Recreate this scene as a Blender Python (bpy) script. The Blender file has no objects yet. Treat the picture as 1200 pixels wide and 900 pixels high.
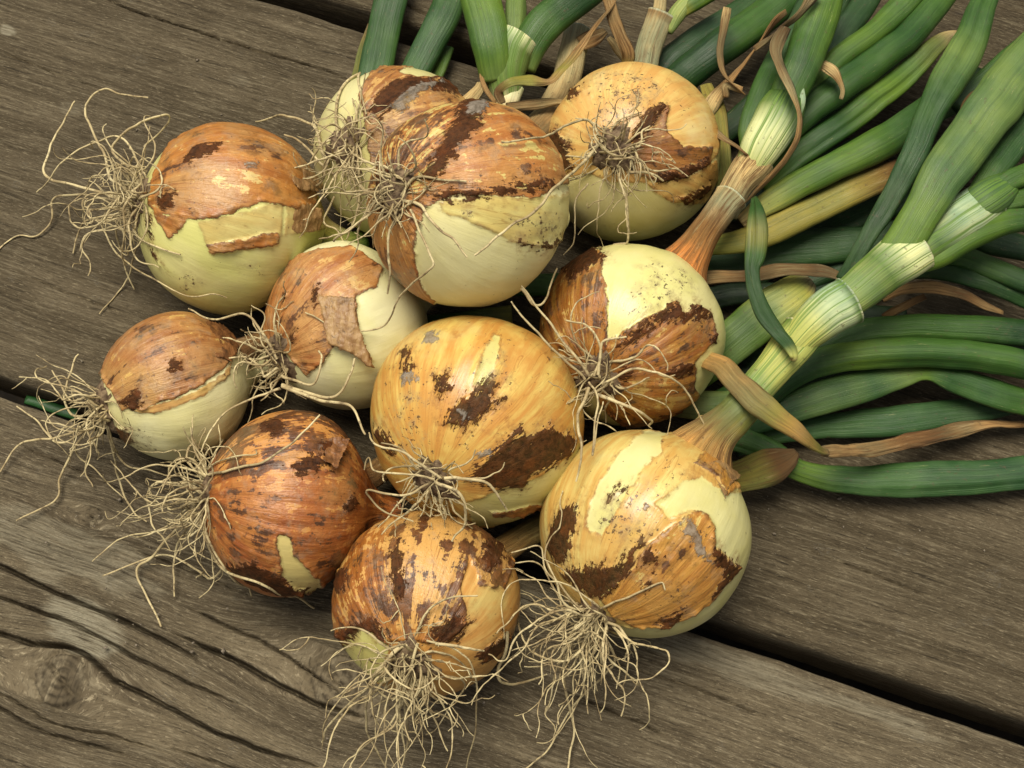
import bpy, math, random
import numpy as np

# ------------------------------------------------------------------ camera, sky, sun, exposure
SC = bpy.context.scene
COL = SC.collection
D, TILT, HF = 0.604, math.radians(18), math.radians(40)
cam_d = bpy.data.cameras.new('camera')
cam = bpy.data.objects.new('camera', cam_d)
COL.objects.link(cam)
cam.location = (0, -D * math.sin(TILT), D * math.cos(TILT))
cam.rotation_euler = (TILT, 0, 0)
cam_d.sensor_fit = 'HORIZONTAL'
cam_d.angle = HF
cam_d.clip_start = 0.01
cam_d.clip_end = 50
SC.camera = cam

SUN_EL, SUN_AZ = math.radians(72), math.radians(-30)      # azimuth from +Y (away from the camera), negative = left
w = bpy.data.worlds.new('World')
SC.world = w
w.use_nodes = True
wn = w.node_tree.nodes
sky = wn.new('ShaderNodeTexSky')
sky.sky_type = 'NISHITA'
sky.sun_disc = False
sky.sun_elevation = SUN_EL
sky.sun_rotation = SUN_AZ
sky.dust_density = 4.0
hs = wn.new('ShaderNodeHueSaturation')                     # overcast: a nearly neutral sky
hs.inputs['Saturation'].default_value = 0.04
w.node_tree.links.new(sky.outputs[0], hs.inputs['Color'])
w.node_tree.links.new(hs.outputs[0], wn['Background'].inputs[0])
wn['Background'].inputs[1].default_value = 0.074
sun_d = bpy.data.lights.new('sun', 'SUN')
sun_d.energy = 3.5
sun_d.angle = math.radians(34)
sun_d.color = (1.0, 0.92, 0.76)
sun = bpy.data.objects.new('sun', sun_d)
COL.objects.link(sun)
sun.rotation_euler = (math.pi / 2 - SUN_EL, 0, math.pi + (-SUN_AZ))
sun.location = (-0.5, 1, 1.5)
# aim the lamp: light travels from the sun position towards the origin
from mathutils import Vector
sd = Vector((math.sin(SUN_AZ) * math.cos(SUN_EL), math.cos(SUN_AZ) * math.cos(SUN_EL), math.sin(SUN_EL)))
sun.rotation_euler = (-sd).to_track_quat('-Z', 'Y').to_euler()
sky.sun_rotation = SUN_AZ
vs = SC.view_settings
vs.view_transform = 'Standard'
vs.look = 'None'
vs.gamma = 1
vs.exposure = 0.42
vs.use_curve_mapping = False
SC.cycles.max_bounces = 4
SC.cycles.diffuse_bounces = 2
SC.cycles.glossy_bounces = 2
SC.cycles.transmission_bounces = 2

# ------------------------------------------------------------------ measuring helpers
F = 600 / math.tan(HF / 2)
CAM = np.array([0, -D * math.sin(TILT), D * math.cos(TILT)])
FW = np.array([0, math.sin(TILT), -math.cos(TILT)])
RT = np.array([1.0, 0, 0])
UP = np.array([0, math.cos(TILT), math.sin(TILT)])


def ray(x, y):
    return FW + RT * (x - 600) / F - UP * (y - 450) / F


def at(x, y, z):
    r = ray(x, y)
    return CAM + r * ((z - CAM[2]) / r[2])


def scale_at(p):
    return float((p - CAM) @ FW) / F          # metres per photograph pixel at p


def _hash(ix, iy, iz):
    h = (ix.astype(np.uint32) * np.uint32(374761393) + iy.astype(np.uint32) * np.uint32(668265263)
         + iz.astype(np.uint32) * np.uint32(2147483647 - 1013904223))
    h = (h ^ (h >> np.uint32(13))) * np.uint32(1274126177)
    h = (h ^ (h >> np.uint32(16))) * np.uint32(2246822519)
    h ^= h >> np.uint32(15)
    return h.astype(np.float64) / 4294967295.0 * 2 - 1


def vnoise(p):
    p = np.asarray(p, float) + 1000.0
    i = np.floor(p).astype(np.int64)
    f = p - i
    f = f * f * f * (f * (f * 6 - 15) + 10)
    r = 0
    for dx in (0, 1):
        wx = f[:, 0] if dx else 1 - f[:, 0]
        for dy in (0, 1):
            wy = f[:, 1] if dy else 1 - f[:, 1]
            for dz in (0, 1):
                wz = f[:, 2] if dz else 1 - f[:, 2]
                r = r + wx * wy * wz * _hash(i[:, 0] + dx, i[:, 1] + dy, i[:, 2] + dz)
    return r


def fbm(p, octv=4):
    a, s, r = 1.0, 1.0, 0
    p = np.asarray(p, float)
    for k in range(octv):
        r = r + a * vnoise(p * s + 17.3 * k)
        a *= 0.5
        s *= 2.03
    return r / 1.6


def sstep(a, b, x):
    t = np.clip((x - a) / (b - a), 0, 1)
    return t * t * (3 - 2 * t)


def catmull(P, n):
    P = np.asarray(P, float)
    if len(P) == 2:
        t = np.linspace(0, 1, n)[:, None]
        return P[0] * (1 - t) + P[1] * t
    Q = np.vstack([2 * P[0] - P[1], P, 2 * P[-1] - P[-2]])
    m = len(P) - 1
    u = np.linspace(0, m - 1e-9, n)
    i = np.floor(u).astype(int)
    t = (u - i)[:, None]
    a, b, c, d = Q[i], Q[i + 1], Q[i + 2], Q[i + 3]
    return 0.5 * ((2 * b) + (c - a) * t + (2 * a - 5 * b + 4 * c - d) * t * t + (3 * b - a - 3 * c + d) * t ** 3)


def norm(v):
    return v / (np.linalg.norm(v, axis=-1, keepdims=True) + 1e-12)


# ------------------------------------------------------------------ mesh + object helpers
def mesh_obj(name, V, Q, mat, parent=None, base=None, attrs=None, smooth=True):
    """V (n,3) world positions, Q (m,4) quads (or list of arrays of quads/tris); base = world origin of the owner."""
    V = np.asarray(V, float)
    if base is not None:
        V = V - np.asarray(base)
    polys = Q if isinstance(Q, list) else [Q]
    polys = [np.asarray(q, np.int32) for q in polys if len(q)]
    loops = np.concatenate([q.ravel() for q in polys])
    tot = np.concatenate([np.full(len(q), q.shape[1], np.int32) for q in polys])
    start = np.concatenate([[0], np.cumsum(tot)[:-1]]).astype(np.int32)
    me = bpy.data.meshes.new(name)
    me.vertices.add(len(V))
    me.vertices.foreach_set('co', V.astype(np.float32).ravel())
    me.loops.add(len(loops))
    me.loops.foreach_set('vertex_index', loops)
    me.polygons.add(len(tot))
    me.polygons.foreach_set('loop_start', start)
    me.polygons.foreach_set('loop_total', tot)
    if smooth:
        me.polygons.foreach_set('use_smooth', np.ones(len(tot), bool))
    for k, a in (attrs or {}).items():
        a = np.asarray(a, np.float32)
        if a.ndim == 1:
            at_ = me.attributes.new(k, 'FLOAT', 'POINT')
            at_.data.foreach_set('value', a)
        elif a.shape[1] == 3:
            at_ = me.attributes.new(k, 'FLOAT_VECTOR', 'POINT')
            at_.data.foreach_set('vector', a.ravel())
    me.update(calc_edges=True)
    me.validate()
    me.materials.append(mat)
    o = bpy.data.objects.new(name, me)
    COL.objects.link(o)
    if parent is not None:
        o.parent = parent
    return o


def empty(name, loc, label=None, cat=None, group=None, kind=None):
    o = bpy.data.objects.new(name, None)
    o.empty_display_size = 0.02
    o.location = loc
    COL.objects.link(o)
    if label:
        o['label'] = label
    if cat:
        o['category'] = cat
    if group:
        o['group'] = group
    if kind:
        o['kind'] = kind
    return o


def grid_quads(nr, nc, wrap=True):
    i = np.arange(nr - 1)[:, None]
    j = np.arange(nc if wrap else nc - 1)[None, :]
    j2 = (j + 1) % nc
    return np.stack([i * nc + j, i * nc + j2, (i + 1) * nc + j2, (i + 1) * nc + j], -1).reshape(-1, 4)


# ------------------------------------------------------------------ node helper
class NT:
    def __init__(s, name):
        s.m = bpy.data.materials.new(name)
        s.m.use_nodes = True
        s.t = s.m.node_tree
        s.n = s.t.nodes
        s.bsdf = s.n['Principled BSDF']

    def lk(s, a, b):
        s.t.links.new(a, b)

    def put(s, sock, v):
        if hasattr(v, 'is_output'):
            s.lk(v, sock)
        elif isinstance(v, (tuple, list)) and len(v) == 3 and sock.type == 'RGBA':
            sock.default_value = (*v, 1)
        else:
            sock.default_value = v

    def attr(s, name, out='Fac'):
        a = s.n.new('ShaderNodeAttribute')
        a.attribute_name = name
        return a.outputs[out]

    def math(s, op, a, b=0.0, c=0.0, clamp=False):
        m = s.n.new('ShaderNodeMath')
        m.operation = op
        m.use_clamp = clamp
        s.put(m.inputs[0], a)
        s.put(m.inputs[1], b)
        s.put(m.inputs[2], c)
        return m.outputs[0]

    def vmul(s, v, k):
        m = s.n.new('ShaderNodeVectorMath')
        m.operation = 'MULTIPLY'
        s.put(m.inputs[0], v)
        m.inputs[1].default_value = k
        return m.outputs[0]

    def vadd(s, v, k):
        m = s.n.new('ShaderNodeVectorMath')
        m.operation = 'ADD'
        s.put(m.inputs[0], v)
        s.put(m.inputs[1], k)
        return m.outputs[0]

    def noise(s, v, scale, detail=4, rough=0.55, dist=0.0, out=0):
        t = s.n.new('ShaderNodeTexNoise')
        s.put(t.inputs['Vector'], v)
        t.inputs['Scale'].default_value = scale
        t.inputs['Detail'].default_value = detail
        t.inputs['Roughness'].default_value = rough
        t.inputs['Distortion'].default_value = dist
        return t.outputs[out]

    def ramp(s, f, a, b, lo=0.0, hi=1.0, smooth=True):
        m = s.n.new('ShaderNodeMapRange')
        m.interpolation_type = 'SMOOTHSTEP' if smooth else 'LINEAR'
        m.clamp = True
        s.put(m.inputs[0], f)
        m.inputs[1].default_value = a
        m.inputs[2].default_value = b
        m.inputs[3].default_value = lo
        m.inputs[4].default_value = hi
        return m.outputs[0]

    def mix(s, f, a, b, mode='MIX'):
        m = s.n.new('ShaderNodeMix')
        m.data_type = 'RGBA'
        m.blend_type = mode
        s.put(m.inputs[0], f)
        s.put(m.inputs[6], a)
        s.put(m.inputs[7], b)
        return m.outputs[2]

    def obj(s):
        return s.n.new('ShaderNodeTexCoord').outputs['Object']

    def bump(s, h, strength, dist, nrm=None):
        b = s.n.new('ShaderNodeBump')
        b.inputs['Strength'].default_value = strength
        b.inputs['Distance'].default_value = dist
        s.put(b.inputs['Height'], h)
        if nrm is not None:
            s.lk(nrm, b.inputs['Normal'])
        return b.outputs[0]

    def done(s, color, rough, nrm=None, spec=0.5, sss=0.0, sssr=(1, .6, .25), trans=None):
        s.put(s.bsdf.inputs['Base Color'], color)
        s.put(s.bsdf.inputs['Roughness'], rough)
        s.bsdf.inputs['Specular IOR Level'].default_value = spec
        if nrm is not None:
            s.lk(nrm, s.bsdf.inputs['Normal'])
        if sss:
            s.bsdf.inputs['Subsurface Weight'].default_value = sss
            s.bsdf.inputs['Subsurface Radius'].default_value = sssr
            s.bsdf.inputs['Subsurface Scale'].default_value = 0.003
        return s.m


# ------------------------------------------------------------------ materials
def mat_wood(name, dark, mid, light, streak, seed):
    n = NT(name)
    g0 = n.attr('grain', 'Vector')
    g = n.vadd(g0, (seed * 3.1, seed * 1.7, 0))
    g2 = n.vadd(g, n.vmul(n.noise(n.vmul(g, (11, 30, 1)), 1.0, 2, .5, out=1), (0, .006, 0)))
    bands = n.noise(n.vmul(g2, (3.0, 120, 1)), 1.0, 3, .6)         # growth bands
    fib = n.noise(n.vmul(g2, (42, 760, 1)), 1.0, 4, .7)            # fibres
    dash = n.noise(n.vmul(g2, (230, 1700, 1)), 1.0, 3, .7)        # short torn fibres
    blot = n.noise(n.vmul(g, (22, 34, 1)), 1.0, 5, .65)
    spk = n.noise(n.vmul(g, (800, 1300, 1)), 1.0, 2, .55)
    c = n.mix(n.ramp(bands, .32, .68), mid, dark)
    c = n.mix(n.math('MULTIPLY', n.ramp(blot, .40, .68), .70), c, dark)
    c = n.mix(n.math('MULTIPLY', n.ramp(fib, .48, .74), .70), c, light)
    c = n.mix(n.math('MULTIPLY', n.ramp(fib, .46, .28), .90), c, tuple(x * .36 for x in dark))
    c = n.mix(n.math('MULTIPLY', n.ramp(dash, .54, .72), .75), c, tuple(min(1, x * 1.30) for x in light))
    c = n.mix(n.math('MULTIPLY', n.ramp(dash, .45, .28), .70), c, tuple(x * .45 for x in dark))
    c = n.mix(n.math('MULTIPLY', n.ramp(dash, .70, .80), streak), c, tuple(min(1, x * 2.0) for x in light))
    c = n.mix(n.math('MULTIPLY', n.ramp(spk, .62, .72), .55), c, tuple(x * .40 for x in dark))
    c = n.mix(n.math('MULTIPLY', n.ramp(spk, .36, .27), .40), c, tuple(min(1, x * 1.3) for x in light))
    # bleached pale wear and knots carry their own colour (vertex data)
    c = n.mix(n.math('MULTIPLY', n.attr('pale'), n.ramp(fib, .3, .6)), c, (.25, .222, .155))
    kn = n.attr('knot')
    c = n.mix(n.math('MULTIPLY', kn, n.ramp(n.noise(n.obj(), 420, 3), .30, .62)), c, tuple(x * .55 for x in dark))
    li = n.math('MULTIPLY', n.ramp(n.noise(n.vmul(g, (70, 90, 1)), 1.0, 1), .66, .72), n.ramp(spk, .48, .60))
    c = n.mix(n.math('MULTIPLY', li, .07), c, (.36, .36, .32))
    hgt = n.math('ADD', fib, n.math('MULTIPLY', dash, .75))
    hgt = n.math('ADD', hgt, n.math('MULTIPLY', spk, .25))
    nb = n.bump(hgt, 1.0, .0013)
    return n.done(c, .85, nb, .22)


def mat_bulb(name, P):
    """Layered onion: flesh < thin golden skin < copper paper < dark flaking scab < dried mud. Masks are torn-edge
    distances stored on the mesh; the ragged fine edge is added here."""
    n = NT(name)
    P = dict(P)
    for k_ in ('flesh', 'flesh2'):
        P[k_] = (P[k_][0] * .97, P[k_][1] * .965, P[k_][2] * .97 + .008)
    for k_ in ('skin', 'skin2', 'skin3'):
        P[k_] = (P[k_][0] * .97, P[k_][1] * 1.0, P[k_][2] * .70)
    ob = n.obj()
    fb = n.attr('fib', 'Vector')                       # (cos az, sin az, polar angle)
    wv = n.noise(ob, 45, 2, .5, out=1)
    fbw = n.vadd(fb, n.vmul(wv, (.10, .10, .3)))
    st1 = n.noise(n.vmul(fbw, (9, 9, 1.6)), 1.0, 5, .65)
    st2 = n.noise(n.vmul(fbw, (48, 48, 4.0)), 1.0, 3, .65)
    rag = n.noise(ob, 360, 5, .7)
    rag2 = n.noise(n.vmul(fb, (24, 24, 9)), 1.0, 4, .7)
    ragged = n.math('ADD', n.math('MULTIPLY', n.math('SUBTRACT', rag, .5), .16),
                    n.math('MULTIPLY', n.math('SUBTRACT', rag2, .5), .16))
    blot = n.noise(ob, 95, 5, .68)
    blot2 = n.noise(n.vadd(ob, (5.1, 2.2, 7.7)), 34, 4, .6)
    mid = n.noise(n.vadd(ob, (1.1, 6.2, 3.7)), 190, 4, .7)
    # flesh
    fl = n.mix(n.ramp(blot2, .35, .65), P['flesh'], P['flesh2'])
    fl = n.mix(n.math('MULTIPLY', n.ramp(st2, .54, .75), .14), fl, tuple(x * y for x, y in zip(P['flesh2'], (.80, .92, .6))))
    fl = n.mix(n.math('MULTIPLY', n.ramp(blot, .62, .78), .16), fl, (.46, .35, .10))
    # gold
    gm = n.ramp(n.math('ADD', n.attr('gold'), n.math('MULTIPLY', ragged, .4)), -.010, .014)
    go = n.mix(n.ramp(st1, .34, .66), P['gold'], P['gold2'])
    go = n.mix(n.math('MULTIPLY', n.ramp(st2, .52, .70), .28), go, tuple(x * y for x, y in zip(P['gold'], (.72, .58, .45))))
    go = n.mix(n.math('MULTIPLY', n.ramp(blot2, .48, .64), .75), go, P['gold2'])
    go = n.mix(n.math('MULTIPLY', n.ramp(blot2, .46, .30), .45), go, P['flesh'])
    go = n.mix(n.math('MULTIPLY', n.ramp(blot, .57, .70), .55), go, tuple(x * y for x, y in zip(P['gold2'], (.62, .5, .5))))
    ged = n.ramp(n.math('ADD', n.attr('gold'), n.math('MULTIPLY', ragged, .4)), .045, 0.0)
    go = n.mix(n.math('MULTIPLY', ged, n.ramp(mid, .42, .6, .05, .85)), go, (.20, .075, .02))
    c = n.mix(n.math('MULTIPLY', gm, P.get('goldop', .92)), fl, go)
    # copper paper
    skm = n.math('ADD', n.attr('skin'), n.math('MULTIPLY', ragged, .35))
    cm = n.ramp(skm, -.006, .010)
    cu = n.mix(n.ramp(st1, .36, .62), P['skin'], P['skin2'])
    cu = n.mix(n.math('MULTIPLY', n.ramp(blot2, .48, .66), .80), cu, P['skin3'])
    cu = n.mix(n.math('MULTIPLY', n.ramp(st2, .54, .70), .32), cu, tuple(x * .5 for x in P['skin']))
    cu = n.mix(n.math('MULTIPLY', n.ramp(mid, .55, .70), .35), cu, tuple(min(1, x * 1.45 + .02) for x in P['skin3']))
    cu = n.mix(n.math('MULTIPLY', n.ramp(blot, .52, .66), .70), cu, tuple(x * .36 for x in P['skin']))
    cu = n.mix(n.math('MULTIPLY', n.ramp(blot, .40, .28), .60), cu, tuple(x * y for x, y in zip(P['skin'], (1.35, 1.6, 1.9))))
    fkk = n.math('ADD', blot, n.math('MULTIPLY', n.math('SUBTRACT', st1, .5), .7))
    fkk = n.math('ADD', fkk, n.math('MULTIPLY', n.math('SUBTRACT', rag, .5), .22))
    mo = n.attr('mott')
    cu = n.mix(n.math('MULTIPLY', n.ramp(n.math('ADD', fkk, n.math('MULTIPLY', mo, .12)), P.get('flk', .66), P.get('flk', .66) + .035), .88), cu, n.mix(n.ramp(mid, .4, .6), (.045, .018, .007), (.13, .050, .016)))
    cu = n.mix(n.math('MULTIPLY', n.ramp(n.math('SUBTRACT', fkk, n.math('MULTIPLY', mo, .07)), P.get('flg', .36), P.get('flg', .36) - .03), .75), cu, P['gold'])
    ced = n.ramp(skm, .040, 0.0)
    cu = n.mix(n.math('MULTIPLY', ced, n.ramp(mid, .38, .6, .15, .9)), cu, (.085, .028, .009))
    c = n.mix(n.math('MULTIPLY', cm, n.ramp(blot2, .25, .5, .86, 1.0)), c, cu)
    vn = n.noise(n.vmul(fbw, (11, 11, .9)), 1.0, 2, .5)
    vein = n.ramp(n.math('ABSOLUTE', n.math('SUBTRACT', vn, .5)), .014, .002)
    vein = n.math('MULTIPLY', n.math('MULTIPLY', vein, n.math('MAXIMUM', cm, n.math('MULTIPLY', gm, .8))), n.ramp(blot2, .4, .6, .15, .7))
    c = n.mix(vein, c, n.mix(1.0, c, (.52, .36, .26), 'MULTIPLY'))
    # fine grey dust lying on the paper
    dust = n.math('MULTIPLY', n.ramp(n.noise(n.vadd(ob, (9, 4, 2)), 130, 5, .75), .5, .68), n.ramp(cm, 0, 1, .0, P.get('dust', .30)))
    c = n.mix(dust, c, (.28, .22, .15))
    # scab (old dark outer scale, flaking)
    sraw = n.math('ADD', n.attr('scab'), n.math('MULTIPLY', ragged, 1.9))
    sm = n.ramp(sraw, -.006, .012)
    stain = n.ramp(sraw, -.13, .0)                     # brown stain round the scab
    c = n.mix(n.math('MULTIPLY', stain, n.ramp(mid, .4, .6, .0, .55)), c, (.20, .085, .024))
    sc = n.mix(n.ramp(rag, .36, .62), (.014, .0052, .0022), (.062, .022, .0075))
    sc = n.mix(n.math('MULTIPLY', n.ramp(st2, .5, .72), .5), sc, (.105, .036, .010))
    sc = n.mix(n.math('MULTIPLY', n.ramp(mid, .62, .72), .35), sc, (.12, .092, .060))
    sc = n.mix(n.math('MULTIPLY', n.ramp(blot, .52, .64), .6), sc, (.125, .036, .008))
    c = n.mix(n.math('MULTIPLY', sm, .95), c, sc)
    # scattered flecks, density from the mesh
    fk = n.noise(n.vadd(ob, (3.3, 1.7, 9.1)), 520, 3, .7)
    sp = n.attr('speck')
    anysk = n.math('MAXIMUM', cm, n.math('MULTIPLY', gm, .8))
    fk_amt = n.math('MULTIPLY', sp, n.ramp(anysk, 0, 1, .10, 1.0))
    fk_amt = n.math('MAXIMUM', fk_amt, n.attr('dirt'))
    c = n.mix(n.math('MULTIPLY', n.attr('dirt'), n.ramp(mid, .44, .62, .0, .45)), c, (.26, .20, .10))
    fm = n.math('MULTIPLY', n.ramp(n.math('ADD', fk, n.math('MULTIPLY', fk_amt, .125)), .70, .745), .85)
    fm2 = n.math('MULTIPLY', n.ramp(n.math('ADD', mid, n.math('MULTIPLY', fk_amt, .11)), .71, .755), .75)
    c = n.mix(fm, c, (.050, .026, .013))
    c = n.mix(fm2, c, (.085, .036, .015))
    # dried mud
    mm = n.ramp(n.math('ADD', n.attr('mud'), n.math('MULTIPLY', ragged, 1.2)), -.004, .02)
    c = n.mix(n.math('MULTIPLY', mm, .85), c, n.mix(n.ramp(rag, .3, .7), (.11, .09, .066), (.27, .235, .19)))
    r = n.ramp(cm, 0, 1, .24, .33)
    r = n.math('ADD', r, n.math('MULTIPLY', sm, .16))
    r = n.math('ADD', r, n.math('MULTIPLY', mm, .3))
    r = n.math('ADD', r, n.math('MULTIPLY', blot, .16))
    h = n.math('MULTIPLY', st2, n.ramp(cm, 0, 1, .25, .8))
    h = n.math('ADD', h, n.math('MULTIPLY', n.math('MULTIPLY', sm, rag), 2.4))
    h = n.math('ADD', h, n.math('MULTIPLY', n.ramp(cm, 0, 1, .3, 1.1), mid))
    h = n.math('ADD', h, n.math('MULTIPLY', mm, n.math('ADD', rag, .8)))
    h = n.math('ADD', h, n.math('MULTIPLY', fm2, .5))
    nb = n.bump(h, .6, .0007)
    m_ = n.done(c, r, nb, .5)
    n.lk(n.ramp(n.math('MAXIMUM', sm, mm), 0, 1, .5, .12), n.bsdf.inputs['Specular IOR Level'])
    return m_


def mat_leaf():
    n = NT('onion_leaf')
    tint = n.attr('tint', 'Vector')
    stripe = n.attr('stripe')
    fb = n.attr('fib', 'Vector')                       # (cos, sin, metres along)
    dry = n.attr('dry')
    ob = n.obj()
    v1 = n.noise(n.vmul(fb, (5, 5, 14)), 1.0, 4, .65)
    v2 = n.noise(n.vmul(fb, (22, 22, 10)), 1.0, 3, .65)
    v3 = n.noise(n.vmul(fb, (11, 11, 7)), 1.0, 1, .4)
    bl = n.noise(ob, 75, 5, .65)
    bl2 = n.noise(ob, 26, 3, .6)
    fine = n.noise(ob, 430, 3, .75)
    c = n.mix(n.ramp(bl2, .33, .67), n.mix(1.0, tint, (1.40, 1.20, .95), 'MULTIPLY'), n.mix(1.0, tint, (.58, .70, .72), 'MULTIPLY'))
    c = n.mix(n.math('MULTIPLY', n.ramp(v2, .5, .72), .55), c, n.mix(1.0, c, (1.45, 1.38, 1.1), 'MULTIPLY'))
    c = n.mix(n.math('MULTIPLY', n.ramp(v1, .56, .34), .6), c, n.mix(1.0, c, (.5, .58, .55), 'MULTIPLY'))
    c = n.mix(n.math('MULTIPLY', n.ramp(v1, .56, .74), .45), c, n.mix(1.0, c, (1.6, 1.35, 1.0), 'MULTIPLY'))
    green = n.math('SUBTRACT', 1.0, n.math('MAXIMUM', dry, stripe), clamp=True)
    # waxy bloom, rubbed off in places
    c = n.mix(n.math('MULTIPLY', n.math('MULTIPLY', n.ramp(bl, .46, .66), green), .07), c, (.18, .26, .13))
    # green veins of the pale sheaths
    sv = n.math('MULTIPLY', stripe, n.ramp(v3, .55, .61))
    c = n.mix(n.math('MULTIPLY', sv, .95), c, (.095, .175, .025))
    sv2 = n.math('MULTIPLY', stripe, n.ramp(v2, .57, .64))
    c = n.mix(n.math('MULTIPLY', sv2, .6), c, (.16, .25, .05))
    # brown blotches and dark veins of the dry parts
    db = n.noise(n.vmul(fb, (4, 4, 70)), 1.0, 5, .7)
    c = n.mix(n.math('MULTIPLY', n.math('MULTIPLY', dry, n.ramp(db, .48, .64)), .8), c, (.12, .055, .018))
    c = n.mix(n.math('MULTIPLY', n.math('MULTIPLY', dry, n.ramp(v2, .48, .62)), .55), c, (.10, .05, .018))
    c = n.mix(n.math('MULTIPLY', n.math('MULTIPLY', dry, n.ramp(db, .44, .30)), .5), c, (.44, .34, .18))
    # scars, soil specks
    sk = n.ramp(n.noise(n.vmul(fb, (7, 7, 75)), 1.0, 5, .75), .66, .70)
    c = n.mix(n.math('MULTIPLY', n.math('MULTIPLY', sk, .6), green), c, (.40, .36, .17))
    c = n.mix(n.math('MULTIPLY', n.ramp(fine, .62, .69), .55), c, (.07, .05, .025))
    c = n.mix(n.math('MULTIPLY', n.math('MULTIPLY', n.ramp(fine, .32, .26), .25), green), c, (.20, .26, .11))
    h = n.math('ADD', n.math('MULTIPLY', v2, n.ramp(dry, 0, 1, .8, 3.0)), n.math('MULTIPLY', v3, n.math('MULTIPLY', stripe, 1.2)))
    h = n.math('ADD', h, n.math('MULTIPLY', bl, .7))
    h = n.math('ADD', h, n.math('MULTIPLY', fine, .15))
    nb = n.bump(h, .6, .0006)
    r = n.ramp(n.math('MAXIMUM', dry, n.math('MULTIPLY', stripe, .35)), 0, 1, .34, .80)
    r = n.math('ADD', r, n.math('MULTIPLY', bl, .16))
    return n.done(c, r, nb, .30)


def mat_root():
    n = NT('onion_root')
    ob = n.obj()
    a = n.noise(ob, 90, 4, .6)
    b = n.noise(ob, 500, 3, .6)
    c = n.mix(n.ramp(a, .32, .66), (.27, .20, .098), (.53, .44, .24))
    c = n.mix(n.math('MULTIPLY', n.ramp(b, .52, .66), .7), c, (.10, .068, .036))
    c = n.mix(n.math('MULTIPLY', n.ramp(a, .62, .72), .5), c, (.56, .49, .31))
    return n.done(c, .62, n.bump(b, .5, .0004), .3)


def mat_plain(name, a, b, scale, rough=.8, bump=.0006):
    n = NT(name)
    ob = n.obj()
    f = n.noise(ob, scale, 5, .65)
    c = n.mix(n.ramp(f, .35, .65), a, b)
    return n.done(c, rough, n.bump(f, .7, bump), .3)


M_LEAF = mat_leaf()
M_ROOT = mat_root()
M_PLATE = mat_plain('root_plate', (.05, .028, .015), (.20, .14, .08), 420)
M_SOIL = mat_plain('soil', (.012, .009, .006), (.035, .026, .016), 60, .95)
M_CRUMB = mat_plain('dry_soil_crumb', (.10, .08, .055), (.24, .20, .15), 500)
M_GRASS = mat_plain('grass_blade', (.010, .045, .010), (.016, .07, .015), 80, .5)

# ------------------------------------------------------------------ the deck
soil = mesh_obj('ground', [(-3, -3, -.13), (3, -3, -.13), (3, 3, -.13), (-3, 3, -.13)], np.array([[0, 1, 2, 3]]), M_SOIL)
soil['kind'] = 'structure'
deck = empty('deck', (0, 0, 0), 'weathered grey brown plank deck under the onions', kind='structure')

G0, G1 = at(0, 462, 0)[:2], at(1200, 869, 0)[:2]
UD = norm(G1 - G0)                                   # along the boards
VD = np.array([-UD[1], UD[0]])                        # across, away from the camera
ORG = G0


def st_of(x, y, z=0):
    q = at(x, y, z)[:2] - ORG
    return np.array([q @ UD, q @ VD])


def polyline_dist(S, T, pts):
    """distance across (along T) to a crack polyline at each (S,T) and 1 inside its extent with faded ends"""
    pts = pts[np.argsort(pts[:, 0])]
    tc = np.interp(S, pts[:, 0], pts[:, 1])
    L = pts[-1, 0] - pts[0, 0]
    e = np.clip(np.minimum(S - pts[0, 0], pts[-1, 0] - S) / (.16 * L + .002), 0, 1)
    return T - tc, e


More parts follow.
